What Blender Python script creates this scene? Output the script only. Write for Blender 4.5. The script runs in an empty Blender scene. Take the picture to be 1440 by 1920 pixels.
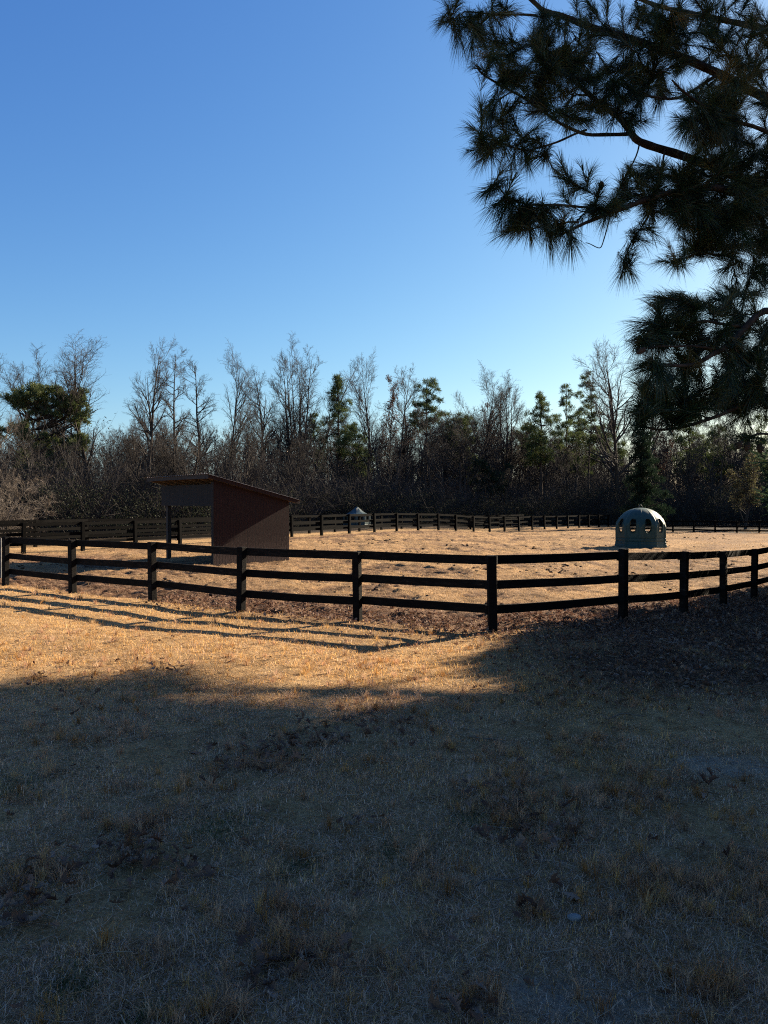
import bpy, math, random
import numpy as np
from mathutils import Vector, Matrix
from mathutils.bvhtree import BVHTree

rng = np.random.default_rng(11)
random.seed(11)
S = bpy.context.scene
C = S.collection
R = math.radians
PI = math.pi

# ------------------------------------------------------------------ camera
F = 1450.0
CAMZ = 1.9
PITCH = math.atan(15 / F)
cam_d = bpy.data.cameras.new('camera')
cam = bpy.data.objects.new('camera', cam_d)
C.objects.link(cam)
cam.location = (0, 0, CAMZ)
cam.rotation_euler = (PI / 2 - PITCH, 0, 0)
cam_d.sensor_fit = 'VERTICAL'
cam_d.sensor_height = 24
cam_d.lens = 24 * F / 1920
cam_d.clip_start = 0.05
cam_d.clip_end = 4000
S.camera = cam


def P(px, py, depth):
    """photo position and distance ahead -> place in the scene"""
    x = (px - 720) / F
    u = (960 - py) / F
    y = math.cos(PITCH) + u * math.sin(PITCH)
    z = -math.sin(PITCH) + u * math.cos(PITCH)
    k = depth / y
    return np.array([x * k, depth, CAMZ + z * k])


def X_at(px, depth):
    return (px - 720) / F * depth


# ------------------------------------------------------------------ noise
def _h(ix, iy, seed):
    a = (ix.astype(np.int64) * 374761393 + iy.astype(np.int64) * 668265263 + seed * 974634211) & 0x7fffffff
    a = ((a ^ (a >> 13)) * 1274126177) & 0x7fffffff
    return ((a ^ (a >> 16)) & 0xffff) / 65535.0


def noise(x, y, seed=0):
    x = np.asarray(x, float); y = np.asarray(y, float)
    ix = np.floor(x); iy = np.floor(y)
    fx = x - ix; fy = y - iy
    fx = fx * fx * fx * (fx * (6 * fx - 15) + 10); fy = fy * fy * fy * (fy * (6 * fy - 15) + 10)
    a = _h(ix, iy, seed); b = _h(ix + 1, iy, seed); c = _h(ix, iy + 1, seed); d = _h(ix + 1, iy + 1, seed)
    return (a * (1 - fx) + b * fx) * (1 - fy) + (c * (1 - fx) + d * fx) * fy


def fbm(x, y, seed=0, o=3):
    s = 0; a = 1; t = 0
    for k in range(o):
        s = s + a * noise(np.asarray(x) * 2 ** k + 17.3 * k, np.asarray(y) * 2 ** k - 9.1 * k, seed + k); t += a; a *= 0.5
    return s / t


def sstep(a, b, x):
    t = np.clip((np.asarray(x, float) - a) / (b - a), 0, 1)
    return t * t * (3 - 2 * t)


# ------------------------------------------------------------------ fence lines (x, y)
NEAR = [(10, 18.1), (135, 16.6), (285, 15.1), (452, 13.6), (670, 12.6), (923, 11.5), (1169, 13.1), (1283, 14.4), (1357, 16.2), (1415, 18.2)]
near_pts = [(X_at(p, z), z) for p, z in NEAR] + [(10.4, 20.1), (12.1, 21.9), (13.9, 23.6)]
FAR = [(44, 29.5), (155, 31.5), (253, 33.8), (337, 36), (410, 38.1), (480, 40.2), (547, 42.3), (603, 44.5), (655, 46.7), (702, 49), (744, 51), (784, 53), (822, 55),
       (855, 56.7), (888, 58.5), (918, 60.2), (946, 62), (973, 63.7), (998, 65.5), (1021, 67), (1044, 68.6), (1065, 70), (1086, 71.6), (1104, 72.7), (1123, 73.8), (1141, 75)]
far_pts = [(-17.3, 25.4), (-15.4, 27.4)] + [(X_at(p, z), z) for p, z in FAR]
OUT = [(66, 34), (163, 36.5), (255, 38.6), (335, 40.6), (410, 43), (472, 45.3), (528, 47.4), (580, 49.6), (628, 51.8), (674, 54), (715, 56.4), (753, 58.6), (789, 60.8), (822, 63),
       (853, 65), (882, 67), (908, 68.8), (934, 70.6), (958, 72.4), (980, 74)]
out_pts = [(-18.6, 29.6), (-16.9, 31.8)] + [(X_at(p, z), z) for p, z in OUT]


def poly_y(pts, x):
    p = sorted(pts)
    return np.interp(x, [a for a, b in p], [b for a, b in p])


def seg_dist(pts, x, y):
    d = np.full(np.shape(x), 1e9)
    for (ax, ay), (bx, by) in zip(pts[:-1], pts[1:]):
        vx, vy = bx - ax, by - ay
        t = np.clip(((x - ax) * vx + (y - ay) * vy) / (vx * vx + vy * vy), 0, 1)
        d = np.minimum(d, np.hypot(x - ax - t * vx, y - ay - t * vy))
    return d


def inside_mask(x, y):
    """1 within the paddock (beyond the near fence, this side of the far fence)"""
    return sstep(-0.1, 0.5, y - poly_y(near_pts, x)) * (1 - sstep(-0.5, 0.2, y - poly_y(far_pts, x)))


def churn_mask(x, y):
    """trampled bare strip along the near fence and round the shed"""
    dn = y - poly_y(near_pts, x)
    w = 2.0 + 2.2 * fbm(x * 0.35, y * 0.35, 5)
    m = sstep(-0.15, 0.3, dn) * (1 - sstep(w * 0.6, w + 1.0, dn)) * (1 - sstep(5, 8, x))
    left = sstep(0, 1, dn) * (1 - sstep(-7.5, -3.0, x)) * (1 - sstep(27, 31, y)) * sstep(.35, .6, fbm(x * .25, y * .25, 8))
    ridge = 1 - sstep(0.2, 1.4, np.abs(y - poly_y(far_pts, x) + 1.3))
    ridge = ridge * sstep(-9, -4, x) * (1 - sstep(4, 9, x))
    patch = np.maximum(sstep(.52, .68, fbm(x * .3 + 3, y * .22, 21)) * .5, sstep(.56, .66, fbm(x * .9, y * .6, 24)) * .8) * inside_mask(x, y)
    return np.clip(np.maximum(np.maximum(m, left), np.maximum(ridge, patch)), 0, 1)


WOOD_EDGE = [(-60, 40), (-30, 40), (-18.6, 33)] + [(x, y + 1.6) for x, y in out_pts[2:]] + [(14.5, 77), (22.3, 78), (23.2, 61), (31, 56.8), (34, 55.8), (60, 51)]


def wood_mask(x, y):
    """leaf covered floor beyond the paddock and its lane, tree shade painted in"""
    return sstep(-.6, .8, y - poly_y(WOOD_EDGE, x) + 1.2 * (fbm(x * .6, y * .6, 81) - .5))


def height(x, y):
    x = np.asarray(x, float); y = np.asarray(y, float)
    h = -0.30 * sstep(2.2, 9, x)
    near = 1 - sstep(60, 120, np.hypot(x, y))
    h = h + near * 0.09 * (fbm(x * .33, y * .33, 1) - .5)
    h = h + near * 0.035 * (fbm(x * 1.6, y * 1.6, 2) - .5)
    c = churn_mask(x, y)
    ins = inside_mask(x, y)
    lump = np.abs(fbm(x * 2.3, y * 2.3, 31) - .5) * 2
    h = h + c * (0.15 * (fbm(x * 3.1, y * 3.1, 3) - .5) - 0.06 * (1 - sstep(.0, .35, lump)))
    h = h + ins * (1 - c) * near * (0.14 * (fbm(x * 2.6, y * 2.0, 4) - .5) + .10 * (fbm(x * .9, y * .8, 27) - .5)) - ins * near * .05 * sstep(.56, .68, fbm(x * .9, y * .6, 24)) * fbm(x * 4, y * 3, 25)
    h = h + (1 - ins) * 0.02 * (fbm(x * 5, y * 5, 6) - .5)
    # low bank of soil just beyond the near fence corner and beneath the far fence
    h = h + 0.10 * np.exp(-(seg_dist(far_pts, x, y - 0.0) / 1.1) ** 2) * sstep(-9, -5, x) * (1 - sstep(4, 9, x))
    return h


# ------------------------------------------------------------------ mesh helpers
def mesh_np(name, V, faces, mat=None, parent=None, smooth=False, attrs=None, loc=None, rotz=0):
    """faces: list of int arrays (n,k)"""
    V = np.asarray(V, np.float32)
    me = bpy.data.meshes.new(name)
    me.vertices.add(len(V)); me.vertices.foreach_set('co', V.ravel())
    faces = [np.asarray(f, np.int32) for f in faces if len(f)]
    nl = sum(f.size for f in faces); npg = sum(len(f) for f in faces)
    me.loops.add(nl); me.polygons.add(npg)
    me.loops.foreach_set('vertex_index', np.concatenate([f.ravel() for f in faces]))
    st = []; o = 0
    for f in faces:
        k = f.shape[1]; st.append(o + np.arange(len(f)) * k); o += f.size
    me.polygons.foreach_set('loop_start', np.concatenate(st).astype(np.int32))
    me.polygons.foreach_set('use_smooth', np.full(npg, bool(smooth)))
    me.update(calc_edges=True)
    if attrs:
        for k, v in attrs.items():
            v = np.asarray(v, np.float32)
            if v.ndim == 1:
                a = me.attributes.new(k, 'FLOAT', 'POINT'); a.data.foreach_set('value', v)
            else:
                a = me.attributes.new(k, 'FLOAT_COLOR', 'POINT')
                if v.shape[1] == 3: v = np.hstack([v, np.ones((len(v), 1), np.float32)])
                a.data.foreach_set('color', v.ravel())
    if mat: me.materials.append(mat)
    ob = bpy.data.objects.new(name, me); C.objects.link(ob)
    if parent is not None: ob.parent = parent
    if loc is not None: ob.location = loc
    ob.rotation_euler[2] = rotz
    return ob


def tag(o, label=None, cat=None, group=None, kind=None):
    if label: o['label'] = label
    if cat: o['category'] = cat
    if group: o['group'] = group
    if kind: o['kind'] = kind
    return o


def thing(name, label, cat, loc=(0, 0, 0), rotz=0, group=None):
    o = bpy.data.objects.new(name, None); C.objects.link(o)
    o.location = loc; o.rotation_euler = (0, 0, rotz); o.empty_display_size = .2
    return tag(o, label, cat, group)


def dup(root, loc, rotz, scale=1.0, label=None, group=None):
    r = root.copy(); C.objects.link(r)
    r.location = loc; r.rotation_euler = (0, 0, rotz)
    r.scale = scale if hasattr(scale, '__len__') else (scale,) * 3
    if label: r['label'] = label
    if group: r['group'] = group
    elif 'group' in r: del r['group']
    for ch in list(root.children):
        c = ch.copy(); C.objects.link(c); c.parent = r
        for g in list(ch.children):
            d = g.copy(); C.objects.link(d); d.parent = c
    return r


class MB:
    """collects boxes, bars and tubes into one mesh"""
    def __init__(self): self.v = []; self.f = {3: [], 4: []}; self.n = 0

    def add(self, V, F_):
        V = np.asarray(V, float)
        self.v.append(V)
        for f in F_: self.f.setdefault(len(f), []).append([i + self.n for i in f])
        self.n += len(V)

    def box(self, c, s, M=None, taper=1.0):
        x, y, z = [a / 2 for a in s]
        V = np.array([[-x, -y, -z], [x, -y, -z], [x, y, -z], [-x, y, -z], [-x * taper, -y * taper, z], [x * taper, -y * taper, z], [x * taper, y * taper, z], [-x * taper, y * taper, z]])
        if M is not None: V = V @ np.array(M).T
        self.add(V + np.array(c), [(3, 2, 1, 0), (4, 5, 6, 7), (0, 1, 5, 4), (1, 2, 6, 5), (2, 3, 7, 6), (3, 0, 4, 7)])

    def beam(self, a, b, w, h, up=(0, 0, 1), sag=0.0, n=1, jit=0.0):
        """a board w thick (sideways) and h high from a to b"""
        a = np.array(a, float); b = np.array(b, float); d = b - a; d /= np.linalg.norm(d)
        s = np.cross(d, up); s /= np.linalg.norm(s); u = np.cross(s, d)
        V = []
        for i in range(n + 1):
            t = i / n
            c = a + (b - a) * t - np.array([0, 0, sag * 4 * t * (1 - t)])
            j = jit * (random.random() - .5)
            for p, q in ((-1, -1), (1, -1), (1, 1), (-1, 1)):
                V.append(c + s * w / 2 * p + u * (h / 2 * q + j))
        Fc = [(0, 1, 2, 3)[::-1], tuple(4 * n + k for k in range(4))]
        for i in range(n):
            o = 4 * i
            for k in range(4):
                k2 = (k + 1) % 4
                Fc.append((o + k, o + k2, o + 4 + k2, o + 4 + k))
        self.add(V, [tuple(f) for f in Fc])

    def build(self, name, mat, parent=None, smooth=False):
        return mesh_np(name, np.vstack(self.v), [np.array(f) for f in self.f.values() if f], mat, parent, smooth)


def tube_batch(Pts, Rad, m=4, cap=False):
    """Pts (N,k,3), Rad (N,k) -> V, quads"""
    Pts = np.asarray(Pts, float); Rad = np.asarray(Rad, float)
    N, k, _ = Pts.shape
    T = np.gradient(Pts, axis=1)
    T /= np.linalg.norm(T, axis=2, keepdims=True) + 1e-9
    ref = np.where(np.abs(T[:, :1, 2:3]) > .9, np.array([1., 0, 0]), np.array([0, 0, 1.]))
    A = np.cross(T, np.broadcast_to(ref, T.shape)); A /= np.linalg.norm(A, axis=2, keepdims=True) + 1e-9
    B = np.cross(T, A)
    ang = np.arange(m) * 2 * PI / m
    V = Pts[:, :, None, :] + Rad[:, :, None, None] * (A[:, :, None, :] * np.cos(ang)[None, None, :, None] + B[:, :, None, :] * np.sin(ang)[None, None, :, None])
    idx = np.arange(N * k * m).reshape(N, k, m)
    a = idx[:, :-1, :]; b = np.roll(a, -1, axis=2); c = np.roll(idx[:, 1:, :], -1, axis=2); d = idx[:, 1:, :]
    Q = np.stack([a, b, c, d], -1).reshape(-1, 4)
    return V.reshape(-1, 3), Q


def cat_meshes(parts):
    V = []; Q = []; n = 0
    for v, q in parts:
        V.append(v); Q.append(q + n); n += len(v)
    return np.vstack(V), np.vstack(Q)


# ------------------------------------------------------------------ materials
def mat_new(name):
    m = bpy.data.materials.new(name); m.use_nodes = True
    nt = m.node_tree; nt.nodes.clear()
    out = nt.nodes.new('ShaderNodeOutputMaterial')
    return m, nt, out


def N(nt, t, **kw):
    n = nt.nodes.new(t)
    for k, v in kw.items():
        if k in n.inputs: n.inputs[k].default_value = v
        else: setattr(n, k, v)
    return n


def ramp(nt, fac, stops):
    r = nt.nodes.new('ShaderNodeValToRGB')
    cr = r.color_ramp
    while len(cr.elements) < len(stops): cr.elements.new(.5)
    for e, (p, c) in zip(cr.elements, stops):
        e.position = p; e.color = (*c, 1)
    nt.links.new(fac, r.inputs[0])
    return r.outputs[0]


def noisy(name, stops, scale=4, detail=6, rough=.8, stretch=(1, 1, 1), bump=0.0, bump_scale=None, spec=.3, metallic=0, dist=.0, coord='Object', rnd=0.0):
    m, nt, out = mat_new(name)
    tc = N(nt, 'ShaderNodeTexCoord'); mp = N(nt, 'ShaderNodeMapping'); mp.inputs['Scale'].default_value = stretch
    nt.links.new(tc.outputs[coord], mp.inputs[0])
    nz = N(nt, 'ShaderNodeTexNoise', Scale=scale, Detail=detail, Roughness=.62, Distortion=dist)
    nt.links.new(mp.outputs[0], nz.inputs['Vector'])
    b = N(nt, 'ShaderNodeBsdfPrincipled', Roughness=rough, Metallic=metallic)
    b.inputs['Specular IOR Level'].default_value = spec
    fac = nz.outputs[0]
    if rnd:
        oi = N(nt, 'ShaderNodeObjectInfo'); mr = N(nt, 'ShaderNodeMapRange'); nt.links.new(oi.outputs['Random'], mr.inputs[0])
        mr.inputs[3].default_value = -rnd; mr.inputs[4].default_value = rnd
        ad = N(nt, 'ShaderNodeMath', operation='ADD'); nt.links.new(fac, ad.inputs[0]); nt.links.new(mr.outputs[0], ad.inputs[1]); fac = ad.outputs[0]
    nt.links.new(ramp(nt, fac, stops), b.inputs['Base Color'])
    if bump:
        n2 = N(nt, 'ShaderNodeTexNoise', Scale=bump_scale or scale * 3, Detail=5)
        nt.links.new(mp.outputs[0], n2.inputs['Vector'])
        bp = N(nt, 'ShaderNodeBump', Strength=bump, Distance=.02)
        nt.links.new(n2.outputs[0], bp.inputs['Height']); nt.links.new(bp.outputs[0], b.inputs['Normal'])
    nt.links.new(b.outputs[0], out.inputs[0])
    return m


def leafy(name, attr=True, color=(.2, .15, .08), trans=.35, gloss=.04, rough=.5, tcol=None):
    m, nt, out = mat_new(name)
    if attr:
        c = N(nt, 'ShaderNodeAttribute', attribute_name='tint').outputs['Color']
    else:
        c = N(nt, 'ShaderNodeRGB'); c.outputs[0].default_value = (*color, 1); c = c.outputs[0]
    d = N(nt, 'ShaderNodeBsdfDiffuse'); t = N(nt, 'ShaderNodeBsdfTranslucent')
    nt.links.new(c, d.inputs[0]); nt.links.new(c, t.inputs[0])
    mx = N(nt, 'ShaderNodeMixShader'); mx.inputs[0].default_value = trans
    nt.links.new(d.outputs[0], mx.inputs[1]); nt.links.new(t.outputs[0], mx.inputs[2])
    g = N(nt, 'ShaderNodeBsdfGlossy', Roughness=rough); g.inputs[0].default_value = (.9, .9, .9, 1)
    m2 = N(nt, 'ShaderNodeMixShader'); m2.inputs[0].default_value = gloss
    nt.links.new(mx.outputs[0], m2.inputs[1]); nt.links.new(g.outputs[0], m2.inputs[2])
    nt.links.new(m2.outputs[0], out.inputs[0])
    return m


M = {}
M['fence'] = noisy('black_fence_paint', [(.28, (.004, .0036, .0036)), (.55, (.008, .007, .0066)), (.72, (.016, .0135, .012)), (.80, (.045, .036, .030))], scale=6, stretch=(1, 1, 4), rough=.8, bump=.5, bump_scale=30, spec=.05, rnd=.10)
M['fence_far'] = noisy('shaded_black_fence_paint', [(0.25, (0.00137, 0.00122, 0.00122)), (0.55, (0.00243, 0.0022, 0.00213)), (0.8, (0.00608, 0.00532, 0.00494))], scale=6, stretch=(1, 1, 4), rough=.85, bump=.4, bump_scale=30, spec=.04, rnd=.1)  # far rails: black paint deepened to stand in for tree shade
M['bark'] = noisy('grey_bark', [(0.25, (0.02128, 0.01748, 0.0152)), (0.5, (0.04408, 0.03648, 0.03116)), (0.75, (0.0912, 0.07752, 0.06688))], scale=3, stretch=(3, 3, .6), rough=.95, bump=.6, spec=.1)
M['bark_dark'] = noisy('dark_bark', [(.25, (.022, .016, .012)), (.5, (.05, .037, .028)), (.75, (.095, .075, .058))], scale=3, stretch=(3, 3, .6), rough=.95, bump=.6, spec=.1)
M['twig'] = noisy('brown_twigs', [(0.25, (0.02736, 0.02356, 0.02128)), (0.5, (0.04712, 0.04104, 0.03648)), (0.75, (0.076, 0.06688, 0.05928))], scale=.6, rough=.9, spec=.12)
M['twig_dark'] = noisy('dark_twigs', [(.25, (.026, .022, .020)), (.5, (.048, .042, .038)), (.75, (.085, .075, .068))], scale=.6, rough=.9, spec=.08)
M['twig_pale'] = noisy('pale_twigs', [(.25, (.07, .056, .045)), (.5, (.115, .094, .076)), (.75, (.17, .145, .12))], scale=.6, rough=.9, spec=.12)
M['pine_bark'] = noisy('pine_bark', [(.3, (.012, .009, .007)), (.5, (.030, .022, .017)), (.72, (.07, .052, .042))], scale=9, stretch=(1, 1, .45), rough=.95, bump=1.0, bump_scale=16, spec=.1)
M['needle'] = leafy('pine_needles', trans=.35, gloss=.03, rough=.35)
M['foliage'] = leafy('evergreen_foliage', trans=.30, gloss=.012, rough=.6)
M['grass'] = leafy('dry_grass', trans=.55, gloss=.02, rough=.5)
M['leaf'] = leafy('dead_leaves', trans=.25, gloss=.012, rough=.6)


def ground_material():
    m, nt, out = mat_new('ground_dry_grass_and_soil')
    L = nt.links.new
    geo = N(nt, 'ShaderNodeNewGeometry')
    ch = N(nt, 'ShaderNodeAttribute', attribute_name='churn').outputs['Fac']
    ins = N(nt, 'ShaderNodeAttribute', attribute_name='inside').outputs['Fac']
    lit = N(nt, 'ShaderNodeAttribute', attribute_name='litter').outputs['Fac']
    sand = N(nt, 'ShaderNodeAttribute', attribute_name='sand').outputs['Fac']

    def nz(s, d=6, r=.65):
        n = N(nt, 'ShaderNodeTexNoise', Scale=s, Detail=d, Roughness=r); L(geo.outputs['Position'], n.inputs['Vector']); return n.outputs[0]

    def mix(f, a, b):
        x = N(nt, 'ShaderNodeMix', data_type='RGBA'); x.clamp_factor = True
        if isinstance(f, float): x.inputs[0].default_value = f
        else: L(f, x.inputs[0])
        for s, v in ((6, a), (7, b)):
            if isinstance(v, tuple): x.inputs[s].default_value = (*v, 1)
            else: L(v, x.inputs[s])
        return x.outputs[2]
    fine = nz(38, 4); mid = nz(5, 6); big = nz(.5, 4)
    straw = ramp(nt, fine, [(.30, (.07, .038, .016)), (.46, (.30, .175, .075)), (.68, (.58, .385, .19))])
    patch = ramp(nt, mid, [(.34, (.09, .052, .025)), (.52, (.34, .215, .10)), (.72, (.48, .34, .19))])
    c = mix(.5, straw, patch)
    field = ramp(nt, mid, [(.30, (.06, .034, .018)), (.46, (.23, .135, .066)), (.70, (.36, .235, .128))])
    c = mix(ins, c, mix(.4, field, straw))
    soil = ramp(nt, nz(9, 8), [(.32, (.024, .011, .007)), (.48, (.095, .050, .028)), (.64, (.22, .14, .085)), (.8, (.34, .24, .16))])
    c = mix(ch, c, soil)
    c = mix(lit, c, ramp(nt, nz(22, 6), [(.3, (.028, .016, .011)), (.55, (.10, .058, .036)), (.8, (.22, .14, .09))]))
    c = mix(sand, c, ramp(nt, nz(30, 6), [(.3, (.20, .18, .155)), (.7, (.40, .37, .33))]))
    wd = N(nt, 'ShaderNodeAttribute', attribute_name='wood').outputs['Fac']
    c = mix(wd, c, ramp(nt, nz(3, 6), [(0.3, (0.01672, 0.0114, 0.0076)), (0.55, (0.038, 0.02584, 0.01672)), (0.8, (0.076, 0.05168, 0.03268))]))  # brown leaf floor, with the shade of the trees painted into its colour
    # broad tone changes over the field
    hs = N(nt, 'ShaderNodeHueSaturation'); L(c, hs.inputs['Color'])
    mr = N(nt, 'ShaderNodeMapRange'); L(big, mr.inputs[0])
    mr.inputs[1].default_value = .3; mr.inputs[2].default_value = .7; mr.inputs[3].default_value = .78; mr.inputs[4].default_value = 1.12
    L(mr.outputs[0], hs.inputs['Value'])
    mr.inputs[3].default_value = .62
    b = N(nt, 'ShaderNodeBsdfPrincipled', Roughness=.97); b.inputs['Specular IOR Level'].default_value = .08
    L(hs.outputs[0], b.inputs['Base Color'])
    bp = N(nt, 'ShaderNodeBump', Strength=.9, Distance=.035)
    ad = N(nt, 'ShaderNodeMath', operation='ADD'); L(nz(26, 6, .7), ad.inputs[0]); L(nz(7, 4), ad.inputs[1])
    L(ad.outputs[0], bp.inputs['Height']); L(bp.outputs[0], b.inputs['Normal'])
    L(b.outputs[0], out.inputs[0])
    return m


# ------------------------------------------------------------------ ground sheet
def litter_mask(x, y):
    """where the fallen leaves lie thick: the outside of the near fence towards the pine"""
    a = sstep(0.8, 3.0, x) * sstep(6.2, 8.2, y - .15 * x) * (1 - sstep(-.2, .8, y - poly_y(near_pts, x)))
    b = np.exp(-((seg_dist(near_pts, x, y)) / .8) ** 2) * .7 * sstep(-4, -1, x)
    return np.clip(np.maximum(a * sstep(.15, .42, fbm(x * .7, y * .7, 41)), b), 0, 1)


def sand_mask(x, y):
    s = 0
    for px, py, r in ((490, 1690, .13), (1140, 1880, .22), (1000, 1860, .15), (1385, 1440, .30), (1330, 1440, .2)):
        z = CAMZ * F / (py - 945); xx = X_at(px, z)
        s = s + np.exp(-(((x - xx) / r) ** 2 + ((y - z) / (r * .8)) ** 2))
    return np.clip(s * (0.1 + 1.1 * fbm(x * 9, y * 9, 51)), 0, .5)


def axis(parts):
    return np.unique(np.concatenate(parts))


gx = axis([-np.geomspace(13, 2500, 60), np.linspace(-13, 15, 420), np.geomspace(15, 2500, 60)])
gy = axis([-np.geomspace(1.5, 400, 25), np.linspace(-1.5, 2, 10), np.linspace(2, 24, 420), 24 + np.cumsum(np.linspace(.055, .5, 160)), np.geomspace(69, 3500, 50)])
GX, GY = np.meshgrid(gx, gy)
gxf, gyf = GX.ravel(), GY.ravel()
gv = np.stack([gxf, gyf, height(gxf, gyf)], 1)
nx, ny = len(gx), len(gy)
ii = np.arange(nx * ny).reshape(ny, nx)
gq = np.stack([ii[:-1, :-1], ii[:-1, 1:], ii[1:, 1:], ii[1:, :-1]], -1).reshape(-1, 4)
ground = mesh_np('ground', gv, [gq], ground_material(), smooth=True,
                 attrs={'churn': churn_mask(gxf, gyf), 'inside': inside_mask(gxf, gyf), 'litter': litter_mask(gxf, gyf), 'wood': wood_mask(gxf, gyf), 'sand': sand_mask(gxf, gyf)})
tag(ground, kind='structure')


# ------------------------------------------------------------------ board fences
def fence(pts, label, hpost, rails, mat, side=1, poly=True, post_w=.125, extra=(), sag=0.0):
    zc = [float(height(x, y)) for x, y in pts]
    i0 = len(pts) // 2
    root = thing('board_fence', label, 'fence', (pts[i0][0], pts[i0][1], zc[i0]))
    off = np.array([pts[i0][0], pts[i0][1], zc[i0]])
    for i, (x, y) in enumerate(pts):
        mb = MB()
        a = pts[max(0, i - 1)]; b = pts[min(len(pts) - 1, i + 1)]
        yaw = math.atan2(b[1] - a[1], b[0] - a[0]) + R(random.uniform(-4, 4))
        c, s = math.cos(yaw), math.sin(yaw)
        tx, ty = random.uniform(-.018, .018), random.uniform(-.018, .018)
        Mx = np.array([[c, -s, tx], [s, c, ty], [0, 0, 1]])
        h = hpost + random.uniform(-.015, .02) + (.05 if i in extra else 0)
        w = post_w * random.uniform(.94, 1.06)
        mb.box((x - off[0], y - off[1], zc[i] - off[2] + h / 2 - .15), (w, w, h + .3), Mx)
        o = mb.build('post', mat, root)
        if len(pts) < 16:
            bv = o.modifiers.new('bevel', 'BEVEL'); bv.width = .012; bv.segments = 2
    for i in range(len(pts) - 1):
        (ax, ay), (bx, by) = pts[i], pts[i + 1]
        d = np.array([bx - ax, by - ay]); d /= np.linalg.norm(d)
        nn = np.array([-d[1], d[0]]) * side * (post_w / 2 + .02)
        for (zr, hr) in rails:
            mb = MB()
            e1 = random.uniform(-.012, .012); e2 = random.uniform(-.012, .012)
            k = -.03 if i % 2 else .03
            mb.beam((ax + nn[0] - off[0] - d[0] * .05, ay + nn[1] - off[1] - d[1] * .05, zc[i] + zr + e1 - off[2]),
                    (bx + nn[0] - off[0] + d[0] * .05 * (0 if i % 2 else 1), by + nn[1] - off[1] + d[1] * .05 * (0 if i % 2 else 1), zc[i + 1] + zr + e2 - off[2]), .036 + .004 * (i % 2), hr, n=4, sag=sag + random.uniform(-.004, .012), jit=.006)
            mb.build('rail', mat, root)
    return root


RAILS = [(1.07, .135), (.69, .13), (.325, .13)]
fence(near_pts, 'weathered black three rail board fence bending across the grass nearest the camera', 1.14, RAILS, M['fence'], side=1, extra=(6,))
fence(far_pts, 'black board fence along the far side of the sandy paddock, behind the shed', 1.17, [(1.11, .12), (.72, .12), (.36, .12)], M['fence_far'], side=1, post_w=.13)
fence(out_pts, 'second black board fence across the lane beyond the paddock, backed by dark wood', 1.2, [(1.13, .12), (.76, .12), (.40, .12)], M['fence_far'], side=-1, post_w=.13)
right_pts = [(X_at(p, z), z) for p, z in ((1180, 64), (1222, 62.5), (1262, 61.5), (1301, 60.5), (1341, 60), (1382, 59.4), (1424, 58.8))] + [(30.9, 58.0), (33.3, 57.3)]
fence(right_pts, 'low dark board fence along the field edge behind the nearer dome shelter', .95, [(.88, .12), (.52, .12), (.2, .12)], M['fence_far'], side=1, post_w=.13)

# tubular gate just at the picture's edge, hung on the first post of the near fence
M['galv'] = noisy('galvanised_steel', [(.3, (.06, .06, .063)), (.7, (.14, .14, .145))], scale=14, rough=.6, metallic=.4, spec=.5)
g0 = np.array([near_pts[0][0] - .14, near_pts[0][1] + .05]); gd = np.array([-.87, .49])
gt = thing('tube_gate', 'grey galvanised tube gate hung beside the end post of the near fence', 'gate', (g0[0], g0[1], float(height(*g0))))
for zr in (.25, .45, .66, .88, 1.1):
    v, q = tube_batch([[(0, 0, zr), (gd[0] * 1.6, gd[1] * 1.6, zr), (gd[0] * 3.2, gd[1] * 3.2, zr)]], [[.022] * 3], 8)
    mesh_np('rail', v, [q], M['galv'], gt, True)
for t in (0.0, 1.6, 3.2):
    v, q = tube_batch([[(gd[0] * t, gd[1] * t, .2), (gd[0] * t, gd[1] * t, 1.14)]], [[.024] * 2], 8)
    mesh_np('upright', v, [q], M['galv'], gt, True)
parts = []
for k in range(9):
    a = np.linspace(0, 2 * PI, 9)
    cx, cz = .05, .98 - k * .035
    e = np.stack([cx + .011 * np.cos(a) * (k % 2), .011 * np.cos(a) * (1 - k % 2), cz + .022 * np.sin(a)], 1)
    parts.append(tube_batch([e], [[.0035] * 9], 5))
v, q = cat_meshes(parts)
mesh_np('chain', v, [q], M['galv'], gt, True)


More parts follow.
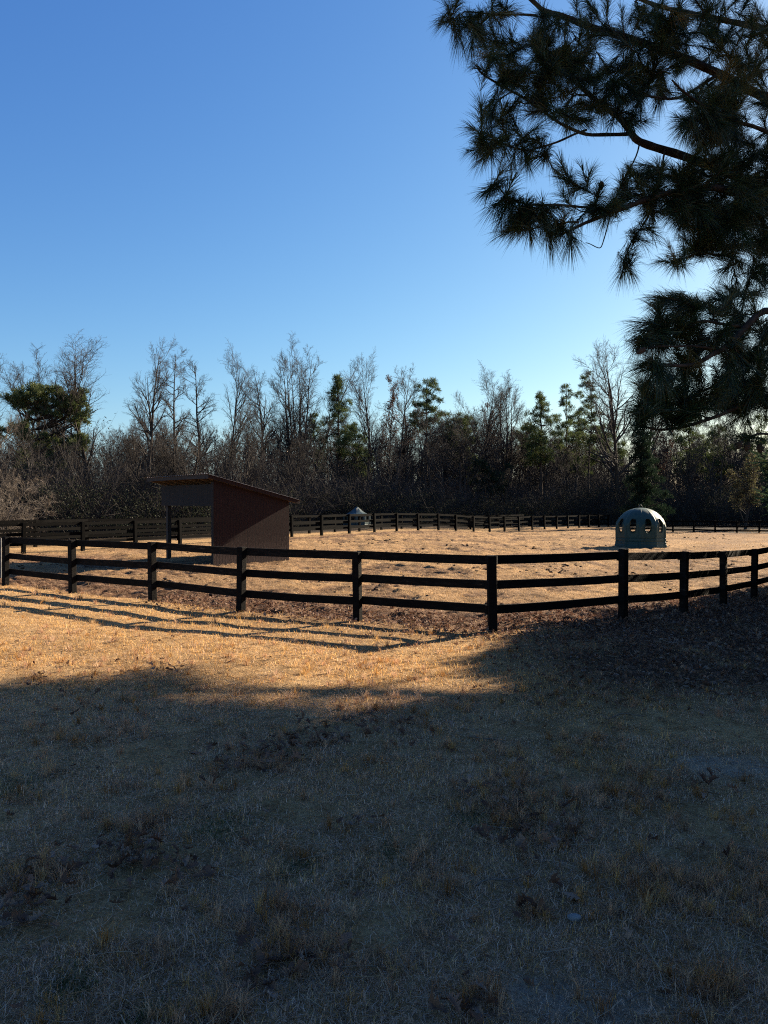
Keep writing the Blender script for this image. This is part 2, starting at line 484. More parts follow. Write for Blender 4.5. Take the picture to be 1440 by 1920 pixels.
# ------------------------------------------------------------------ field shelter (shed)
def shed():
    c0 = np.array([-5.38, 24.4]); A = R(41.2)
    u = np.array([math.cos(A), math.sin(A)]); v = np.array([-math.sin(A), math.cos(A)])
    T, Wd = 2.86, 3.75
    z0 = float(height(*c0)) - .02
    root = thing('field_shelter', 'dark red wooden run in shed with a sloping metal roof in the paddock', 'shed', (c0[0], c0[1], z0), A)
    zf, zb = 2.74, 2.08          # underside of roof at the high front and low back
    sl = (zb - zf) / T
    zr = lambda a: zf + sl * a
    # siding with vertical boards, weathered pale at the foot
    m, nt, out = mat_new('red_brown_siding'); L = nt.links.new
    tc = N(nt, 'ShaderNodeTexCoord')
    sp = N(nt, 'ShaderNodeSeparateXYZ'); L(tc.outputs['Object'], sp.inputs[0])
    mp = N(nt, 'ShaderNodeMapping'); mp.inputs['Scale'].default_value = (9, 9, .8); L(tc.outputs['Object'], mp.inputs[0])
    n1 = N(nt, 'ShaderNodeTexNoise', Scale=2.2, Detail=8, Roughness=.7); L(mp.outputs[0], n1.inputs['Vector'])
    n2 = N(nt, 'ShaderNodeTexNoise', Scale=11, Detail=5, Roughness=.7); L(mp.outputs[0], n2.inputs['Vector'])
    red = ramp(nt, n1.outputs[0], [(.3, (.012, .0028, .0022)), (.55, (.022, .0058, .0045)), (.75, (.036, .0115, .009))])
    worn = ramp(nt, n2.outputs[0], [(.3, (.026, .013, .010)), (.7, (.14, .095, .075))])
    mr = N(nt, 'ShaderNodeMapRange'); L(sp.outputs[2], mr.inputs[0])
    mr.inputs[1].default_value = 0; mr.inputs[2].default_value = 1.5; mr.inputs[3].default_value = .42; mr.inputs[4].default_value = -.06
    ad = N(nt, 'ShaderNodeMath', operation='ADD'); L(mr.outputs[0], ad.inputs[0]); L(n2.outputs[0], ad.inputs[1])
    ss = N(nt, 'ShaderNodeMapRange', interpolation_type='SMOOTHSTEP'); L(ad.outputs[0], ss.inputs[0]); ss.inputs[1].default_value = .62; ss.inputs[2].default_value = .95
    mx = N(nt, 'ShaderNodeMix', data_type='RGBA'); L(ss.outputs[0], mx.inputs[0]); L(red, mx.inputs[6]); L(worn, mx.inputs[7])
    b = N(nt, 'ShaderNodeBsdfPrincipled', Roughness=.8); b.inputs['Specular IOR Level'].default_value = .25
    L(mx.outputs[2], b.inputs['Base Color'])
    # narrow grooves between the boards
    gm = N(nt, 'ShaderNodeMath', operation='MULTIPLY'); gm.inputs[1].default_value = 1 / .102; L(sp.outputs[0], gm.inputs[0])
    gf = N(nt, 'ShaderNodeMath', operation='FRACT'); L(gm.outputs[0], gf.inputs[0])
    gl = N(nt, 'ShaderNodeMath', operation='LESS_THAN'); gl.inputs[1].default_value = .13; L(gf.outputs[0], gl.inputs[0])
    gx_ = N(nt, 'ShaderNodeMix', data_type='RGBA'); L(gl.outputs[0], gx_.inputs[0]); L(mx.outputs[2], gx_.inputs[6]); gx_.inputs[7].default_value = (.006, .003, .003, 1)
    L(gx_.outputs[2], b.inputs['Base Color'])
    bp = N(nt, 'ShaderNodeBump', Strength=.3, Distance=.012); L(n2.outputs[0], bp.inputs['Height']); L(bp.outputs[0], b.inputs['Normal'])
    L(b.outputs[0], out.inputs[0])
    sid = m
    grey = noisy('grey_weathered_boards', [(.3, (.009, .0068, .0066)), (.7, (.020, .016, .0155))], scale=3, stretch=(6, 6, .6), rough=.85, bump=.4)
    wood = noisy('bare_timber', [(.3, (.09, .06, .04)), (.7, (.22, .155, .10))], scale=3, stretch=(3, 3, 3), rough=.85)
    postm = noisy('dark_timber', [(.3, (.02, .015, .013)), (.7, (.055, .042, .035))], scale=4, stretch=(4, 4, .7), rough=.85)
    metal = noisy('roof_metal', [(.3, (.12, .09, .08)), (.55, (.22, .19, .18)), (.8, (.34, .32, .31))], scale=2.5, stretch=(1, 3, 1), rough=.42, metallic=.6, spec=.5)

    def panel(name, a0, a1, fx, top, bot, th, mat, along_u):
        # boards 0.2 m wide with a shallow groove between; fx: fixed coordinate of the outer face
        mb = MB(); n = max(1, round((a1 - a0) / .2)); w = (a1 - a0) / n
        for i in range(n):
            p0, p1 = a0 + i * w + (0 if along_u else .0015), a0 + (i + 1) * w - (0 if along_u else .0015)
            dth = 0
            f0, f1 = (fx + dth, fx + th) if th > 0 else (fx + th, fx - dth)
            def pt(a, f, z): return (a, f, z) if along_u else (f, a, z)
            V = [pt(p0, f0, bot(p0)), pt(p1, f0, bot(p1)), pt(p1, f1, bot(p1)), pt(p0, f1, bot(p0)),
                 pt(p0, f0, top(p0)), pt(p1, f0, top(p1)), pt(p1, f1, top(p1)), pt(p0, f1, top(p0))]
            mb.add(V, [(3, 2, 1, 0), (4, 5, 6, 7), (0, 1, 5, 4), (1, 2, 6, 5), (2, 3, 7, 6), (3, 0, 4, 7)])
        mb.box(((a0 + a1) / 2, fx + th * .6, (bot(a0) + min(top(a0), top(a1))) / 2) if along_u else (fx + th * .6, (a0 + a1) / 2, (bot(a0) + top(a0)) / 2),
               (a1 - a0 - .02, abs(th) * .3, min(top(a0), top(a1)) - bot(a0) - .04) if along_u else (abs(th) * .3, a1 - a0 - .02, top(a0) - bot(a0) - .04))
        return mb.build(name, mat, root)
    wl = panel('side_wall', 0, T, 0.0, lambda a: zr(a) - .005, lambda a: -.05 + .02 * math.sin(a * 9), .03, sid, True)
    wl['label'] = 'red brown boarded side wall with worn pale foot'
    panel('back_wall', .04, Wd, T - .005, lambda a: zr(T) - .01, lambda a: -.05, -.03, sid, False)
    hd = panel('header', .05, Wd, .02, lambda a: zr(0) - .12, lambda a: 1.93, .03, grey, False)
    # corner trim, posts
    tr = MB(); tr.box((-.022, .02, zf / 2 - .03), (.04, .10, zf - .06)); tr.build('corner_trim', grey, root)
    for (a, bb, hh) in ((.13, Wd - .33, zr(.13)), (.13, .12, zr(.13)), (T - .12, Wd - .1, zr(T) - .02), (T * .5, Wd - .1, zr(T * .5))):
        if a == T * .5: continue
        mb = MB(); mb.box((a, bb, hh / 2 - .15), (.13, .13, hh + .2)); mb.build('post', postm, root)
    # rafters and purlins
    y0, y1 = -.12, 4.4
    a0, a1 = -.25, T + .38
    for k in range(7):
        yy = .06 + k * (y1 - .2) / 6
        mb = MB(); mb.beam((a0 + .05, yy, zr(a0 + .05) + .06), (a1 - .05, yy, zr(a1 - .05) + .06), .05, .10, n=2); mb.build('rafter', wood, root)
    fb = MB(); fb.beam((a0 + .02, y0 + .02, zr(a0) + .06), (a0 + .02, y1 - .02, zr(a0) + .06), .03, .15, n=3, sag=-.012); fb.build('fascia', postm, root)
    bb = MB(); bb.beam((a0 + .04, y0 + .01, zr(a0) + .06), (a1 - .02, y0 + .01, zr(a1) + .06), .025, .12, n=3); bb.build('barge_board', sid, root)
    # corrugated sheet
    nyy = 170; ys = np.linspace(y0 - .03, y1, nyy); ph = (ys - y0) / .16
    prof = .02 * np.clip(1.5 - np.abs(((ph % 1) - .5) * 6), 0, 1)
    us = np.linspace(a0 - .03, a1, 12)
    UU, YY = np.meshgrid(us, ys)
    ZZ = zr(UU) + .118 + prof[:, None] + .012 * np.sin(YY * 1.3 + 1) * 1.0
    V1 = np.stack([UU, YY, ZZ], -1).reshape(-1, 3); V2 = V1 - [0, 0, .004]
    jj = np.arange(nyy * 12).reshape(nyy, 12)
    q = np.stack([jj[:-1, :-1], jj[:-1, 1:], jj[1:, 1:], jj[1:, :-1]], -1).reshape(-1, 4)
    mesh_np('roof', np.vstack([V1, V2]), [q, q[:, ::-1] + len(V1)], metal, root)
    return root


shed()


# ------------------------------------------------------------------ dome shelters
def dome(loc, label, R0, Hh, nf, rot, ogee, mat, wmat, win_w, win_h, win_z, ring=True):
    root = thing('dome_shelter', label, 'animal shelter', loc, rot)
    nt_, nz_ = nf * 18, 96

    def dome_r(z):
        t = np.clip(z / Hh, 0, 1)
        if ogee:   # tent like roof: straight wall, then a concave sweep to a point
            e = .60
            w = np.clip((t - e) / (1 - e), 0, 1)
            return np.where(t < e, 10., R0 * 1.10 * (1 - w ** .78 * .94) ** 1.0 * (1 - .12 * np.sin(w * PI)))
        return R0 * 1.12 * np.maximum(1 - t ** 2.7, 0) ** (1 / 2.15)
    zz = Hh * (1 - (1 - np.linspace(0, 1, nz_)) ** 1.35)
    th = np.linspace(0, 2 * PI, nt_, endpoint=False)
    fa = (th + PI / nf) % (2 * PI / nf) - PI / nf
    # facets meet the dome of the roof in arches
    oct_r = R0 * math.cos(PI / nf) / np.cos(fa)
    V = np.zeros((nz_, nt_, 3))
    for i, z in enumerate(zz):
        flare = .025 * (1 - sstep(.0, .16, z / Hh)) + .012 * (1 - sstep(.19, .205, z / Hh)) + .016 * (1 - sstep(.10, .115, z / Hh))
        groove = -.03 * np.exp(-((z - .30 * Hh * .62) / .025) ** 2) - .02 * np.exp(-((z - .56) / .02) ** 2)
        rib = .034 * sstep(.075, .055, (PI / nf - np.abs(fa)) * R0)
        r = np.minimum(oct_r + flare + groove + rib, np.maximum(dome_r(z) + rib * .4, .0))
        V[i, :, 0] = r * np.sin(th); V[i, :, 1] = r * np.cos(th); V[i, :, 2] = z
    V = V.reshape(-1, 3)
    top = len(V); V = np.vstack([V, [[0, 0, Hh + .003]]])
    k = np.arange(nz_ * nt_).reshape(nz_, nt_); kr = np.roll(k, -1, 1)
    q = np.stack([k[:-1], k[:-1] * 0, kr[1:], k[1:]], -1); q[..., 1] = kr[:-1]
    q = q.reshape(-1, 4)[:, ::-1]
    tri = np.stack([k[-1], kr[-1], np.full(nt_, top)], -1)[:, ::-1]
    sh = mesh_np('shell', V, [q, tri], mat, None, False)
    so = sh.modifiers.new('s', 'SOLIDIFY'); so.thickness = .035; so.offset = -1 if False else 1
    # oval openings cut with a temporary solid
    vs = []; fs = []; n0 = 0; mseg = 28
    for f in range(nf):
        a = f * 2 * PI / nf
        for depth in (R0 * .6, R0 * 1.4):
            for j in range(mseg):
                t = 2 * PI * j / mseg
                ca, sa = math.cos(t), math.sin(t)
                e = .55 if not ogee else .35
                lx = win_w / 2 * math.copysign(abs(ca) ** e, ca) if ogee else win_w / 2 * math.copysign(abs(ca) ** .65, ca)
                lz = win_z + win_h / 2 * math.copysign(abs(sa) ** (e if ogee else .8), sa)
                vs.append((depth * math.sin(a) + lx * math.cos(a), depth * math.cos(a) - lx * math.sin(a), lz))
        for j in range(mseg):
            j2 = (j + 1) % mseg
            fs.append((n0 + j, n0 + j2, n0 + mseg + j2, n0 + mseg + j))
        fs.append(tuple(n0 + j for j in range(mseg))[::-1]); fs.append(tuple(n0 + mseg + j for j in range(mseg)))
        n0 += 2 * mseg
    cm = bpy.data.meshes.new('cut'); cm.from_pydata(vs, [], fs); cm.update()
    import bmesh
    bm = bmesh.new(); bm.from_mesh(cm); bmesh.ops.recalc_face_normals(bm, faces=bm.faces); bm.to_mesh(cm); bm.free()
    co = bpy.data.objects.new('cut', cm); C.objects.link(co)
    bo = sh.modifiers.new('b', 'BOOLEAN'); bo.object = co; bo.operation = 'DIFFERENCE'; bo.solver = 'EXACT'
    dg = bpy.context.evaluated_depsgraph_get()
    nm = bpy.data.meshes.new_from_object(sh.evaluated_get(dg))
    sh.modifiers.clear(); sh.data = nm
    bpy.data.objects.remove(co); bpy.data.meshes.remove(cm)
    nm.name = 'shell'
    sh.parent = root
    # raised rims round the openings
    for f in range(nf):
        a = f * 2 * PI / nf
        pts = []
        for j in range(25):
            t = 2 * PI * j / 24
            ca, sa = math.cos(t), math.sin(t)
            ex = (.35, .35) if ogee else (.65, .8)
            lx = (win_w / 2 + .012) * math.copysign(abs(ca) ** ex[0], ca); lz = win_z + (win_h / 2 + .012) * math.copysign(abs(sa) ** ex[1], sa)
            d = min(R0 * math.cos(PI / nf), float(dome_r(lz))) + .035
            pts.append((d * math.sin(a) + lx * math.cos(a), d * math.cos(a) - lx * math.sin(a), lz))
        v, qd = tube_batch([pts], [[.016] * 25], 6)
        mesh_np('window_rim', v, [qd], mat, root, True)
    # seam flange between two halves
    mb = MB()
    for s in (0, PI):
        a = s + PI / nf
        r = R0 + .012
        zt = .52 * Hh
        mb.box((r * math.sin(a), r * math.cos(a), zt / 2), (.035, .07, zt), [[math.cos(a), math.sin(a), 0], [-math.sin(a), math.cos(a), 0], [0, 0, 1]])
    mb.build('seam_flange', mat, root)
    if ring:
        t = np.linspace(0, PI, 13)
        pts = np.stack([-.085 * np.cos(t), 0 * t, Hh + .02 + .17 * np.sin(t) ** .7], 1)
        pts = np.vstack([[pts[0] - [0, 0, .06]], pts, [pts[-1] - [0, 0, .06]]])
        v, qd = tube_batch([pts], [[.014] * len(pts)], 8)
        mesh_np('lifting_ring', v, [qd], M['galv'], root, True)
    else:
        v, qd = tube_batch([[(0, 0, Hh - .16), (0, 0, Hh - .05), (0, 0, Hh + .04), (0, 0, Hh + .06)]], [[.2, .16, .11, .0]], 16)
        mesh_np('roof_cap', v, [qd], mat, root, True)
    return root


M['poly'] = noisy('teal_grey_plastic', [(.3, (.014, .040, .036)), (.6, (.021, .053, .048)), (.8, (.042, .074, .066))], scale=2.2, rough=.55, spec=.25, bump=.08, bump_scale=9)
M['poly_pale'] = noisy('pale_plastic', [(.3, (.020, .042, .042)), (.7, (.034, .060, .060))], scale=2.2, rough=.45, spec=.5)
dx, dz = X_at(1201, 40), 40
dome((dx, dz, float(height(dx, dz)) - .02), 'teal grey plastic dome shelter with oval openings standing inside the paddock', 1.23, 2.07, 10, 0, False, M['poly'], None, .33, .71, 1.20)
ex, ez = X_at(669, 62), 62
dome((ex, ez, float(height(ex, ez)) - .02), 'pale plastic dome shelter with peaked roof behind both far fences', 1.07, 1.64, 10, R(18), True, M['poly_pale'], None, .40, .46, .76, ring=False)


# ------------------------------------------------------------------ bare trees
def unit(v):
    return v / (np.linalg.norm(v, axis=-1, keepdims=True) + 1e-9)


def grow(base, d0, L, k, up, wob, r):
    """many limbs at once: base (n,3), d0 (n,3), L (n,) -> pts (n,k,3)"""
    n = len(base); p = np.zeros((n, k, 3)); p[:, 0] = base
    d = d0.copy(); st = (L / (k - 1))[:, None]
    for i in range(1, k):
        d = unit(d + np.array([0, 0, up]) / k * 2 + r.normal(0, wob, (n, 3)))
        p[:, i] = p[:, i - 1] + d * st
    return p


def children(par, rad, Lp, cnt, t0, t1, ang, ratio, taper_t, r):
    """cnt children on each parent limb"""
    n, k, _ = par.shape
    idx = np.repeat(np.arange(n), cnt); m = len(idx)
    t = t0 + (t1 - t0) * (np.tile(np.arange(cnt), n) + r.random(m)) / cnt
    f = t * (k - 1); i = np.minimum(f.astype(int), k - 2); w = (f - i)[:, None]
    base = par[idx, i] * (1 - w) + par[idx, i + 1] * w
    tan = unit(par[idx, i + 1] - par[idx, i])
    rr = rad[idx, i] * (1 - w[:, 0]) + rad[idx, i + 1] * w[:, 0]
    rd = unit(np.cross(tan, r.normal(0, 1, (m, 3))))
    a = np.radians(ang[0] + (ang[1] - ang[0]) * r.random(m))[:, None]
    d = tan * np.cos(a) + rd * np.sin(a)
    L = Lp[idx] * (ratio[0] + (ratio[1] - ratio[0]) * r.random(m)) * (1 - taper_t * t)
    return base, d, L, rr


def bare_tree(seed, Ht=16., rb=.17, stems=1, start=.3, n1=16, ang1=(35, 60), len1=.42, up1=.55, n2=7, n3=5, n4=3, wob=.10, fan=12, top_taper=.72, flex=.3):
    r = np.random.default_rng(seed)
    d0 = np.tile([0, 0, 1.], (stems, 1)) + r.normal(0, math.tan(R(fan)) * (.9 if stems > 1 else .12), (stems, 3)) * [1, 1, 0]
    base = np.zeros((stems, 3)); base[:, :2] = r.normal(0, .12 if stems > 1 else 0, (stems, 2)); base[:, 2] = -.25
    L0 = Ht * (1 - .16 * r.random(stems)) if stems > 1 else np.array([Ht])
    p0 = grow(base, unit(d0), L0, 14, .25 if stems > 1 else .12, wob * .42, r)
    R0_ = rb * (1 - .13 * (np.arange(stems) % 4))[:, None] * (np.linspace(1, .06, 14)[None] ** .9)
    R0_[:, 0] *= 1.35
    trunk = tube_batch(p0, R0_, 7)
    b, d, L, rr = children(p0, R0_, L0, n1, start, .97, ang1, (len1 * .7, len1 * 1.15), top_taper, r)
    rr1 = np.maximum(rr * .68, .018)
    p1 = grow(b, d, L, 8, up1 * .75, wob * .75, r); q1 = rr1[:, None] * np.linspace(1, .22, 8)[None]
    br = [tube_batch(p1, q1, 5)]
    b, d, L, rr = children(p1, q1, L, n2 + 1, .15, .98, (22, 52), (.34, .66), .5, r)
    p2 = grow(b, d, L, 6, up1 * .35, wob * .9, r); q2 = np.maximum(rr * .66, .014)[:, None] * np.linspace(1, .45, 6)[None]
    br.append(tube_batch(p2, q2, 4))
    b, d, L, rr = children(p2, q2, L, n3 + 1, .15, 1., (25, 60), (.35, .75), .3, r)
    p3 = grow(b, d, L, 4, flex * .5, wob, r); q3 = np.full((len(p3), 1), .0080) * np.linspace(1, .7, 4)[None]
    br.append(tube_batch(p3, q3, 3))
    if n4:
        b, d, L, rr = children(p3, q3, L, n4, .2, 1., (25, 60), (.4, .8), .3, r)
        p4 = grow(b, d, np.maximum(L, .2), 3, flex * .4, wob, r); q4 = np.full((len(p4), 1), .0056) * np.linspace(1, .7, 3)[None]
        br.append(tube_batch(p4, q4, 3))
    tips = np.vstack([p3[:, -1], p3[:, 2]])
    return trunk, cat_meshes(br), tips


def blades_at(cent, dirs, length, width, cols, r, n, spread):
    """flat leaf blades round each centre: returns V, tris, colours"""
    m = len(cent) * n
    c = np.repeat(cent, n, 0) + r.normal(0, 1, (m, 3)) * spread
    d = unit(np.repeat(dirs, n, 0) + r.normal(0, .9, (m, 3)))
    s = unit(np.cross(d, r.normal(0, 1, (m, 3))))
    L = (length * (.6 + .8 * r.random(m)))[:, None]; W = width * (.7 + .6 * r.random((m, 1)))
    V = np.stack([c - s * W * .4, c + s * W * .4, c + d * L * .55 + s * W * .5, c + d * L, c + d * L * .55 - s * W * .5], 1).reshape(-1, 3)
    o = np.arange(m)[:, None] * 5
    T = np.concatenate([o + [0, 1, 2], o + [0, 2, 4], o + [4, 2, 3]], 0)
    col = cols[r.integers(0, len(cols), m)] * (.75 + .5 * r.random((m, 1)))
    return V, T, np.repeat(col, 5, 0)


TREE_MAT = {}


def make_bare(name, label, seed, bark='bark', twig='twig', leaves=None, **kw):
    root = thing(name, label, 'tree')
    t, b, tips = bare_tree(seed, **kw)
    mesh_np('trunk', t[0], [t[1]], M[bark], root, True)
    mesh_np('branches', b[0], [b[1]], M[twig], root, True)
    if leaves:
        r = np.random.default_rng(seed + 1)
        tt = tips[r.random(len(tips)) < leaves[0]]
        v, tr, col = blades_at(tt, np.tile([0, 0, -.6], (len(tt), 1)), .13, .085, np.array(leaves[1]), r, leaves[2], .16)
        mesh_np('dead_leaves', v, [tr], M['leaf'], root, attrs={'tint': col})
    return root


FILL_LABEL = 'thin bare grey brown tree among the crowded trees of the winter wood'
FILL_GROUP = 'bare trees crowded together in the winter wood'
protos = {
    'fan': dict(seed=104, Ht=18, stems=6, rb=.20, start=.34, n1=13, ang1=(25, 50), len1=.29, up1=.5, n2=7, n3=4, n4=3, fan=9, top_taper=.55),
    'forked': dict(seed=112, Ht=17, stems=2, rb=.25, start=.4, n1=14, ang1=(32, 62), len1=.33, up1=.4, n2=7, n3=5, n4=3, fan=5, top_taper=.55),
    'spire': dict(seed=123, Ht=18, stems=1, rb=.21, start=.3, n1=28, ang1=(48, 74), len1=.24, up1=.3, n2=6, n3=4, n4=3, top_taper=.6),
    'oval': dict(seed=134, Ht=16, stems=1, rb=.21, start=.38, n1=20, ang1=(24, 56), len1=.46, up1=.42, n2=7, n3=5, n4=3, top_taper=.66),
    'broad': dict(seed=145, Ht=14, stems=2, rb=.25, start=.28, n1=13, ang1=(35, 65), len1=.42, up1=.45, n2=8, n3=5, n4=3, fan=14, wob=.15, top_taper=.5),
    'pole': dict(seed=156, Ht=15, stems=1, rb=.14, start=.5, n1=14, ang1=(28, 58), len1=.26, up1=.4, n2=6, n3=4, n4=2, top_taper=.5),
    'crooked': dict(seed=167, Ht=11, stems=2, rb=.19, start=.25, n1=12, ang1=(40, 75), len1=.42, up1=.3, n2=8, n3=5, n4=3, fan=20, wob=.2, top_taper=.4),
    'sapling': dict(seed=178, Ht=8, stems=4, rb=.045, start=.2, n1=12, ang1=(25, 55), len1=.30, up1=.5, n2=6, n3=4, n4=2, fan=16, wob=.13, top_taper=.5),
}
HT = {k: v['Ht'] for k, v in protos.items()}
built = {}


def plant(kind, px, top, depth, rot, label, group=None, wide=1.0, name='bare_tree'):
    x = X_at(px, depth); z = float(height(x, depth))
    ht = P(px, top, depth)[2] - z
    s = ht / (HT[kind] * .985)
    return plant_at(kind, x, depth, z, s, wide, rot, label, group, name)


def plant_at(kind, x, y, z, s, wide, rot, label, group=None, name='bare_tree'):
    sc = (s * wide, s * wide, s)
    if kind not in built:
        o = make_bare(name, label, **protos[kind]); built[kind] = o
        o.location = (x, y, z); o.rotation_euler[2] = rot; o.scale = sc
        if group: o['group'] = group
        return o
    o = dup(built[kind], (x, y, z), rot, sc, label, group)
    o.name = name
    return o


plant('fan', 557, 634, 80, .4, 'tallest bare tree, a many stemmed fan rising above the middle of the wood')
plant('forked', 290, 664, 54, 1.2, 'dark forked bare tree rising just behind the high end of the shed roof', wide=.9)
plant('spire', 338, 661, 58, 0, 'straight spire shaped bare tree beside the dark forked one')
plant('fan', 112, 664, 60, 2.0, 'pale fan shaped bare tree directly behind the green umbrella pine', wide=1.1)
plant('oval', 176, 672, 56, 1, 'round headed bare tree standing alone against sky beside the umbrella pine', wide=1.25)
plant('spire', 372, 682, 70, 2, 'narrow bare tree with short side boughs above the shed roof', wide=1.1)
plant('oval', 424, 688, 72, 3.1, 'slender bare tree with wispy top above the low end of the shed', wide=.8)
plant('forked', 486, 700, 74, 4.1, 'bare forked tree close beside the tallest fan shaped tree', wide=1.05)
plant('oval', 692, 697, 84, 5.1, 'bare round headed tree beside the conical pine in mid wood', wide=.85)
plant('pole', 738, 703, 84, .5, 'thin straight bare tree between the two middle pines', wide=1.2)
plant('pole', 762, 706, 88, 1.5, 'second thin straight bare tree beside the ragged middle pine', wide=1.1)
plant('oval', 905, 722, 90, 2.2, 'bare tree with fine upright twigs past the ragged middle pine', wide=1.0)
plant('fan', 952, 712, 88, 3.0, 'broom shaped bare tree with pale fine twigs above the far fence', wide=1.0)
plant('broad', 1165, 655, 84, 1.0, 'tall open crowned bare tree between the twin pines and the hanging pine boughs', wide=.85)
plant('oval', 1205, 668, 82, 2.6, 'bare tree half hidden by the lowest hanging pine boughs', wide=.9)
plant('oval', 2, 700, 70, .7, 'faint bare treetop at the very edge beyond the umbrella pine', wide=1.0)
plant('broad', 70, 770, 64, .2, 'spreading bare tree under the umbrella pine', wide=1.1)
plant('crooked', 860, 765, 80, 1.9, 'crooked dark bare tree leaning over the far fence by the ragged pine')
plant('crooked', 230, 800, 50, .8, 'low crooked bare tree arching behind the high shed roof', wide=1.2)
plant('crooked', 640, 835, 78, 2.8, 'leaning dark bare tree beneath the conical pine', wide=.9)

# marcescent oaks that hold their dead leaves
RED = [(.10, .048, .026), (.14, .068, .036), (.075, .036, .022)]
oak = make_bare('oak_tree', 'oak still holding russet dead leaves beside the conical pine', 201, Ht=15, stems=1, rb=.17, start=.42, n1=18, ang1=(30, 60), len1=.26, up1=.45, n2=6, n3=4, n4=2, leaves=(.55, RED, 3))


def place(o, px, top, depth, Ht, rot, wide=1):
    x = X_at(px, depth); z = float(height(x, depth)); s = (P(px, top, depth)[2] - z) / Ht
    o.location = (x, depth, z); o.rotation_euler[2] = rot; o.scale = (s * wide, s * wide, s)


place(oak, 722, 712, 86, 15, .3, .8)
for px, top, dep, lab, w in ((762, 768, 90, 'rounded russet leaved oak below the skyline by the ragged pine', 1.25), (932, 758, 92, 'russet leaved oak in front of the broom shaped bare tree', 1.0),
                             (1240, 800, 88, 'russet leaved oak under the hanging pine boughs', 1.1)):
    o = dup(oak, (0, 0, 0), 0, 1, lab); place(o, px, top, dep, 15, random.random() * 6, w)


# the crowd of the wood
def edge_y(x):
    return np.interp(x, [-70, -45, -28, -16, -9, -6, 2, 8, 14, 28, 45, 70], [36, 38, 40, 44, 53, 67, 71, 77, 82, 84, 80, 76])


kinds = ['oval', 'pole', 'spire', 'crooked', 'pole', 'forked', 'pole', 'sapling', 'broad', 'pole']
cnt = 0
for i in range(240):
    x = rng.uniform(-50, 52); row = rng.random() ** 1.2
    y = float(edge_y(x)) + row * 30
    if abs(x) > y * .56 + 4: continue
    px = 720 + F * x / y
    k = kinds[int(rng.integers(len(kinds)))]
    cap = 772 + rng.random() * 72 + (25 if 1010 < px < 1200 else 0) + (20 if 180 < px < 260 else 0)
    if k == 'sapling': cap = 870 + rng.random() * 50
    if k == 'crooked': cap = 820 + rng.random() * 50
    if px > 1200: cap -= 14
    z = float(height(x, y))
    s = (P(px, cap, y)[2] - z) / HT[k]
    plant_at(k, x, y, z, s, rng.uniform(.95, 1.35), rng.uniform(0, 6.28), FILL_LABEL, FILL_GROUP)
    cnt += 1

# pale sunlit bushes at the very edge
pale = make_bare('bare_bush', 'pale sunlit bare bush nearest the fence below the umbrella pine', 301, bark='twig_pale', twig='twig_pale', Ht=6, stems=5, rb=.04, start=.1, n1=10, ang1=(30, 65), len1=.36, up1=.2, n2=5, n3=3, n4=3, fan=26, wob=.16, top_taper=.4)
place(pale, 4, 868, 38, 6, .4, .7)
o = dup(pale, (0, 0, 0), 0, 1, 'tall pale bare bush at the edge behind the shorter sunlit bush'); place(o, -38, 760, 43, 6, 1.4, .55)
o = dup(pale, (0, 0, 0), 0, 1, 'low pale bush spilling over the fence at the very edge'); place(o, -14, 885, 35.5, 6, 3, 1.5)


# ------------------------------------------------------------------ far pines
PG = np.array([(.055, .080, .026), (.075, .10, .034), (.040, .060, .022), (.10, .115, .042)])


def far_pine(name, label, seed, Ht, clumps, rb=.17, lean=(0, 0), bend=0, cols=PG, dens=46, size=.34, clear=None):
    """clumps: list of (x, y, z, radius) in metres from the foot"""
    r = np.random.default_rng(seed)
    root = thing(name, label, 'tree')
    zz = np.linspace(-.2, Ht, 14)
    tr = np.stack([lean[0] * zz / Ht + bend * np.sin(zz / Ht * PI) + r.normal(0, .05, 14), lean[1] * zz / Ht + r.normal(0, .05, 14), zz], 1)
    v, q = tube_batch([tr], [rb * np.linspace(1, .15, 14)], 8)
    mesh_np('trunk', v, [q], M['bark_dark'], root, True)
    cl = np.array(clumps, float)
    ps = []; rs = []
    for (x, y, z, rr) in cl:
        j = int(np.clip(np.searchsorted(zz, z - .35 * np.hypot(x, y)) - 1, 2, 12))
        a = tr[j]; b = np.array([x, y, z - rr * .25])
        t = np.linspace(0, 1, 6)[:, None]
        ps.append(a + (b - a) * t + np.array([0, 0, -.25]) * np.sin(t * PI) + r.normal(0, .05, (6, 3)) * t); rs.append(np.linspace(.05, .015, 6) * min(1.4, .6 + rr))
    v, q = tube_batch(ps, rs, 4)
    mesh_np('branches', v, [q], M['bark_dark'], root, True)
    # needle sprays: many small tufts spread through each clump
    cc = []; dd = []
    for (x, y, z, rr) in cl:
        n = max(6, int(26 * rr * rr))
        u = unit(r.normal(0, 1, (n, 3))); u[:, 2] = np.abs(u[:, 2]) * .9 - .2
        cc.append(np.array([x, y, z]) + u * np.array([1, 1, .62]) * rr * (r.random((n, 1)) ** .45)); dd.append(unit(u + [0, 0, .35]))
    cc = np.vstack(cc); dd = np.vstack(dd)
    v, t, col = blades_at(cc, dd, size, .035, cols, r, dens // 2, .09)
    mesh_np('crown', v, [t], M['foliage'], root, attrs={'tint': col})
    return root


def cone_clumps(seed, Ht, z0, rmax, n, shape='cone', gap=.0):
    r = np.random.default_rng(seed); out = []
    for i in range(n):
        t = (i + r.random()) / n
        z = z0 + (Ht - z0) * t
        w = rmax * ((1 - t) ** .8 if shape == 'cone' else math.sin(min(1, .25 + t) * PI * .78) if shape == 'round' else (.45 + .55 * math.sin(t * PI)) * (1 - .45 * t))
        a = r.uniform(0, 2 * PI); d = w * math.sqrt(r.random())
        out.append((d * math.cos(a), d * math.sin(a), z, r.uniform(.45, .85) * (1.15 - .45 * t)))
    return out


